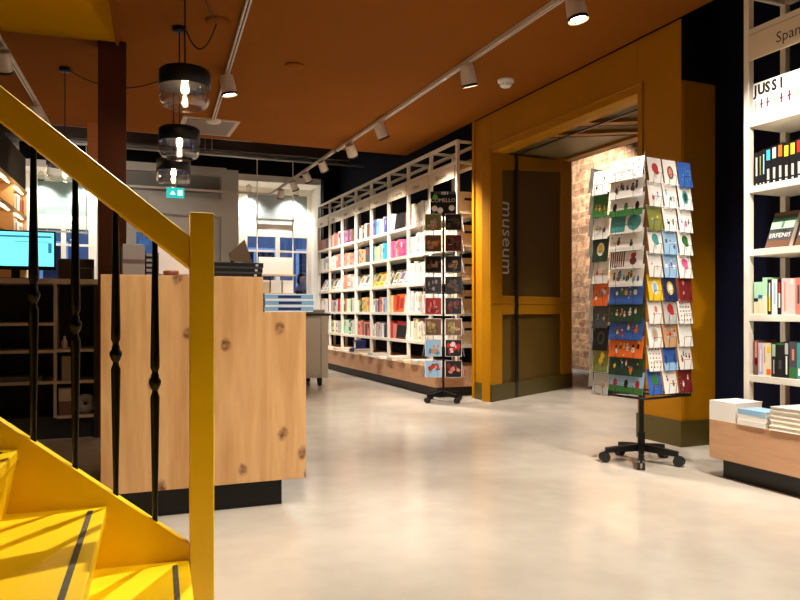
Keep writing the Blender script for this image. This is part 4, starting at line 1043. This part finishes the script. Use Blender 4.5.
# pendants
bulbm = mat('bulb_glow', (255, 226, 190), .3, emit=40, ecol=(255, 206, 150))
cordm = mat('cord_black', (12, 11, 11), .6)
PEND = [((.47, 4.56, 2.215), 'smoked glass pendant lamp, nearest of the row of three'), ((.55, 5.72, 2.14), 'glass pendant lamp, middle of the row of three'), ((.61, 6.88, 2.125), 'glass pendant lamp, farthest of the row, above exit sign'), ((-.29, 7.06, 2.14), 'glass pendant lamp half behind the yellow handrail')]
for (x, y, z), lb in PEND:
    r = thing('pendant_lamp', lb, 'pendant lamp', (x, y, z), 0, 'glass pendant lamps')
    build('canopy', MB().lathe([(.05, 0), (.05, -.03), (.046, -.035), (.001, -.035)], (x, y, 3.13), 20), black, r)
    build('cord', MB().cyl((x, y, z+.235), (x, y, 3.1), .005, n=8), cordm, r)
    build('shade', MB().lathe([(.004, .245), (.03, .245), (.035, .235), (.135, .23), (.148, .22), (.151, .208), (.151, .122), (.147, .122), (.147, .206), (.13, .222), (.004, .226)], (x, y, z), 36), mat('shade_black', (10, 9, 8), .45, spec=.3), r)
    build('glass_bowl', MB().lathe([(.149, .122), (.149, .06), (.145, .035), (.128, .010), (.10, 0), (.096, .003), (.123, .014), (.140, .037), (.1445, .06), (.1445, .122)], (x, y, z), 36), glass, r, label='clear glass bowl')
    build('socket', MB().cyl((x, y, z+.16), (x, y, z+.226), .02, n=14), black, r)
    build('bulb', MB().lathe([(.011, .16), (.014, .15), (.021, .125), (.022, .11), (.018, .095), (.001, .085)], (x, y, z), 16), bulbm, r, label='glowing bulb')
    light('bulb_light', 'POINT', (x, y, z+.055), 2.2, (1, .75, .5), r, None, .03)
def swag(lab, a, b_, dip, n=14):
    a = Vector(a); b_ = Vector(b_); pts = []
    for i in range(n+1):
        t = i/n; p = a.lerp(b_, t); p.z -= dip*4*t*(1-t); pts.append(p)
    tag(build('swag_cable', MB().tube(pts, .005, 6), cordm, origin=tuple(a)), lab, 'cable', 'pendant cables')
swag('black cable hanging from left pendant canopy towards the row', (-.25, 7.06, 3.11), (.57, 6.88, 3.11), .13)
swag('black cable looping from middle pendant canopy to ceiling disc', (.6, 5.72, 3.11), (.79, 5.50, 3.11), .16)
swag('black cable rising from ceiling disc towards the nearest pendant', (.78, 5.44, 3.11), (.5, 4.6, 3.11), .02)
def disc(name, lab, cat, p, prof, m): tag(build(name, MB().lathe(prof, p, 24), m, origin=p), lab, cat)
disc('cable_outlet', 'rust coloured ceiling outlet where the pendant cables meet', 'ceiling fitting', (.80, 5.48, 3.13), [(.09, 0), (.088, -.012), (.07, -.02), (.001, -.02)], ceilm)
disc('ceiling_plate', 'rust coloured round plate in mid ceiling', 'ceiling fitting', (1.56, 6.22, 3.13), [(.085, 0), (.085, -.012), (.075, -.018), (.001, -.018)], ceilm)
sd = thing('smoke_detector', 'white smoke detector on ceiling near the portal', 'smoke detector', (3.47, 5.88, 3.13))
build('base', MB().lathe([(.075, 0), (.075, -.02), (.07, -.025), (.001, -.025)], (3.47, 5.88, 3.13), 24), whitep, sd)
build('sensor', MB().lathe([(.058, -.024), (.05, -.06), (.035, -.07), (.001, -.07)], (3.47, 5.88, 3.13), 24), whitep, sd)
slots = MB()
for k in range(10):
    a = 2*PI*k/10; slots.box(.050, .0535, -.007, .007, -.05, -.044, 0, T(3.47, 5.88, 3.13) @ Rz(a))
build('vents', slots, black, sd)
hx = (1.05, 8.75, 3.13)
ha = thing('ceiling_hatch', 'grey ceiling hatch with a pale frame behind the power feed', 'hatch', hx)
build('frame', MB().box(.84, 1.46, 8.3, 9.05, 3.118, 3.13), mat('hatch_frame', (196, 176, 152), .5), ha)
build('panel', MB().box(.89, 1.41, 8.35, 9.0, 3.112, 3.118), mat('hatch_panel', (128, 108, 92), .5), ha)

# exit sign
es = thing('exit_sign', 'glowing teal exit sign hanging beyond the pendant lamps', 'sign', (.9, 9.9, 2.46))
build('box', MB().box(.79, 1.01, 9.88, 9.92, 2.46, 2.59), mat('exit_teal', (20, 120, 112), .4, emit=.75, ecol=(40, 196, 184)), es)
pg = MB().box(.93, .955, 9.876, 9.88, 2.49, 2.56).box(.965, .985, 9.876, 9.88, 2.49, 2.56)
pg.prism([(.83, 2.5), (.865, 2.55), (.90, 2.5)], 9.876, 9.88, 'Y')
build('pictogram', pg, mat('exit_white', (240, 255, 250), .4, emit=1.0), es)
build('hanger', MB().cyl((.9, 9.9, 2.59), (.9, 9.9, 3.98), .006), greym, es)

# display table on casters
dt = thing('display_cabinet', 'light grey display cabinet on casters beyond the counter', 'cabinet', (2.2, 9.6, 0))
gc = mat('cabinet_grey', (196, 188, 174), .5)
build('body', MB().box(1.55, 2.77, 9.26, 10.0, .11, .925), gc, dt, bev=.003)
build('door', MB().box(1.6, 2.66, 9.245, 9.26, .14, .9), gc, dt, bev=.003)
build('edge_panel', MB().box(2.675, 2.77, 9.245, 9.26, .11, .925), gc, dt, bev=.002)
build('worktop', MB().box(1.53, 2.79, 9.22, 10.02, .925, .955), mat('worktop_black', (30, 29, 28), .4), dt)
for (x, y) in ((1.65, 9.34), (2.68, 9.34), (1.65, 9.92), (2.68, 9.92)):
    build('caster', MB().cyl((x-.02, y, .04), (x+.02, y, .04), .04, n=16).box(x-.028, x+.028, y-.025, y+.025, .055, .11), black, dt)
for k in range(7):
    cn = ['pale grey', 'tan', 'white', 'dark grey', 'cream', 'light blue', 'pale grey'][k]
    flat_book('book', '%s book lying on the grey cabinet, %s from its right end' % (cn, ORD[k]), 2.66-k*.17, 9.4, .955, .15, .22, .05, PAL[cn], 0, 'books on the grey cabinet')

# hanging display frame before the window
hf = thing('window_display_rack', 'white hanging display frame with shelves in the right window', 'display rack', (2.95, 13.2, 1.4))
for x in (2.62, 3.28): build('rod', MB().cyl((x, 13.2, 1.3), (x, 13.2, 3.95), .01, n=8), whitep, hf)
build('crossbar', MB().box(2.6, 3.3, 13.18, 13.22, 2.63, 2.66), whitep, hf)
build('header_board', MB().box(2.62, 3.28, 13.19, 13.21, 2.46, 2.56), whitep, hf)
for z in (1.28, 1.62): build('shelf', MB().box(2.6, 3.3, 13.08, 13.32, z, z+.03), shelfwood, hf)
tag(build('display_board', MB().box(2.64, 3.26, 13.16, 13.2, 1.65, 1.96), whitep, origin=(2.95, 13.18, 1.65)), 'white board standing on the upper shelf of window rack', 'board')
for k in range(3):
    r = thing('gift_box', 'white box on the lower shelf of window rack, %s from left' % ORD[k], 'box', (2.72+k*.22, 13.18, 1.31), 0, 'boxes on the window rack')
    build('body', MB().box(2.63+k*.22, 2.82+k*.22, 13.1, 13.26, 1.31, 1.5), whitep if k else shelfwood, r)
    build('lid', MB().box(2.625+k*.22, 2.825+k*.22, 13.095, 13.265, 1.5, 1.54), whitep, r)
# left window: glass board hanging
hg = thing('hanging_glass_panel', 'pale glass panel hung on rods in the left window', 'panel', (-.6, 13.2, 2.3))
build('panel', MB().box(-1.0, -.2, 13.19, 13.2, 2.3, 3.2), glassy('pale_glass', (.86, .93, .9), .08), hg)
build('rods', MB().cyl((-.98, 13.195, 2.25), (-.98, 13.195, 3.95), .008, n=8).cyl((-.22, 13.195, 2.25), (-.22, 13.195, 3.95), .008, n=8).box(-1.0, -.2, 13.185, 13.205, 2.27, 2.3), whitep, hg)

# passer-by outside the right window
def person(x, y, rz):
    r = thing('person', 'passer-by in a dark patterned coat and headscarf outside the window', 'person', (x, y, -.05), rz)
    M = T(x, y, -.05) @ Rz(rz)
    V = [(0,0,.98), (0,0,1.18), (0,.01,1.40), (0,0,1.50), (0,-.01,1.58), (0,-.015,1.66), (0,-.01,1.76),
         (.19,.01,1.42), (.25,.02,1.16), (.24,-.08,.93), (.235,-.12,.84), (-.19,.01,1.42), (-.25,.02,1.16), (-.24,-.08,.93), (-.235,-.12,.84),
         (.1,0,.9), (.11,-.01,.5), (.11,.02,.1), (.115,-.12,.05), (-.1,0,.9), (-.11,.04,.5), (-.11,.08,.1), (-.115,-.05,.05)]
    Ed = [(0,1),(1,2),(2,3),(3,4),(4,5),(5,6),(2,7),(7,8),(8,9),(9,10),(2,11),(11,12),(12,13),(13,14),(0,15),(15,16),(16,17),(17,18),(0,19),(19,20),(20,21),(21,22)]
    RD = [.15,.14,.15,.065,.06,.085,.075,.06,.05,.04,.035,.06,.05,.04,.035,.1,.07,.05,.045,.1,.07,.05,.045]
    me = bpy.data.meshes.new('body'); me.from_pydata(V, Ed, [])
    o = bpy.data.objects.new('body', me); C.objects.link(o); o.parent = r; ROOT[o.name] = M
    sk = o.modifiers.new('skin', 'SKIN')
    for i, rr in enumerate(RD):
        me.skin_vertices[0].data[i].radius = (rr, rr*.85 if i > 2 else rr*.72)
    me.skin_vertices[0].data[0].use_root = True
    o.modifiers.new('sub', 'SUBSURF').levels = 1; o.modifiers['sub'].render_levels = 2
    me.materials.append(mat('skin', (196, 146, 120), .5))
    coat = MB(M)
    coat.lathe([(.06, 1.52), (.12, 1.47), (.21, 1.42), (.215, 1.3), (.2, 1.1), (.22, .9), (.25, .62), (.235, .62), (.18, .9), (.17, 1.1), (.17, 1.3), (.05, 1.5)], (0, 0, 0), 20, closed=True, X=Matrix.Diagonal((1, .74, 1, 1)))
    for s in (1, -1):
        coat.tube([(s*.19, .01, 1.42), (s*.255, .02, 1.16), (s*.245, -.08, .9)], .068, 10)
    build('coat', coat, mat('coat_pattern', (46, 46, 50), .8, var=.7, scale=18), r)
    hood = MB(M)
    pr = []
    for j in range(9):
        a = PI*j/8
        for i in range(13):
            b2 = R(-30) + R(240)*i/12
            rr = .118*math.sin(a)
            pr.append((rr*math.cos(b2), .015+rr*math.sin(b2)*1.05, 1.685+.15*math.cos(a)))
    hood.add(pr, [(j*13+i, j*13+i+1, (j+1)*13+i+1, (j+1)*13+i) for j in range(8) for i in range(12)], 0, True)
    hood.lathe([(.1, 1.56), (.12, 1.52), (.16, 1.46), (.15, 1.44), (.08, 1.5)], (0, 0, 0), 18, closed=True)
    hb = build('headscarf', hood, mat('scarf_mauve', (120, 92, 104), .8), r)
    so = hb.modifiers.new('solid', 'SOLIDIFY'); so.thickness = .012
    f = MB(M)
    for s in (1, -1): f.ball((s*.03, -.085, 1.70), .011, 8)
    build('eyes', f, mat('eye_dark', (30, 22, 20), .3), r)
    f = MB(M); f.ball((0, -.1, 1.665), .015, 8, 0, 1.6)
    build('nose', f, MATS['skin'], r)
    f = MB(M @ T(0, -.09, 1.625) @ Matrix.Diagonal((2.2, .7, .7, 1))); f.ball((0, 0, 0), .011, 8)
    build('mouth', f, mat('lips', (150, 84, 80), .5), r)
    f = MB(M)
    for s in (1, -1): f.tube([(s*.11, -.01, .8), (s*.11, 0, .5), (s*.112, .03, .12)], .085, 10)
    build('trousers', f, mat('trousers_black', (24, 24, 28), .8), r)
    for s in (1, -1):
        f = MB(M @ T(s*.113, -.04, .0) @ Matrix.Diagonal((.55, 1.5, .75, 1))); f.ball((0, 0, .085), .085, 12)
        build('shoe', f, black, r)
        h = MB(M)
        px, py, pz = s*.238, -.115, .85
        for k in range(4):
            h.tube([(px+(k-1.5)*.016, py, pz), (px+(k-1.5)*.018, py-.012, pz-.05), (px+(k-1.5)*.017, py-.004, pz-.085+.008*abs(k-1.5))], .008, 6)
        h.tube([(px-s*.02, py, pz+.02), (px-s*.045, py-.02, pz-.015), (px-s*.04, py-.025, pz-.045)], .009, 6)
        build('fingers', h, MATS['skin'], r)
    return r
person(3.9, 14.85, R(-15))

# LED light in the wall shelf, passage wall lamp, added passage fill
for p in lstrips[:6]:
    light('strip_glow', 'POINT', (p.x+.02, p.y, p.z-.03), .9, (1, .8, .55), ws, None, .05)
spot('white spotlight in the museum passage washing the brick wall', (6.3, 8.6, 3.6), (7.5, 9.9, 2.4), 260*E, 95)
h_ = bpy.data.objects['track_spotlight.%03d' % (len([o for o in bpy.data.objects if o.name.startswith('track_spotlight')])-1)]
build('hanger', MB().cyl((6.3, 8.6, 3.58), (6.3, 8.6, 4.0), .01), trackm, h_)
h_ = spot('added unseen fill spotlight in the museum passage brightening its floor and ceiling', (6.3, 7.2, 3.6), (4.9, 6.4, 0), 150*E, 50)  # added unseen lamp; its bounce off the floor brightens the passage ceiling
build('hanger', MB().cyl((6.3, 7.2, 3.58), (6.3, 7.2, 4.0), .01), trackm, h_)

# ------------------------------------------------------------------ world, camera
w = bpy.data.worlds.new('dusk'); scn.world = w; w.use_nodes = True
bg = w.node_tree.nodes['Background']
bg.inputs['Color'].default_value = (.3, .42, .66, 1); bg.inputs['Strength'].default_value = 2.2

cam = bpy.data.cameras.new('camera'); co = bpy.data.objects.new('camera', cam); C.objects.link(co)
cam.sensor_width = 36; cam.lens = 36*730/800
cam.shift_y = 10/800
cam.clip_start = .02
co.location = (0, 0, 1.0); co.rotation_euler = (R(90), 0, R(-22.3))
scn.camera = co
scn.view_settings.view_transform = 'Standard'; scn.view_settings.look = 'None'
scn.view_settings.exposure = .5; scn.view_settings.gamma = 1; scn.view_settings.use_curve_mapping = False
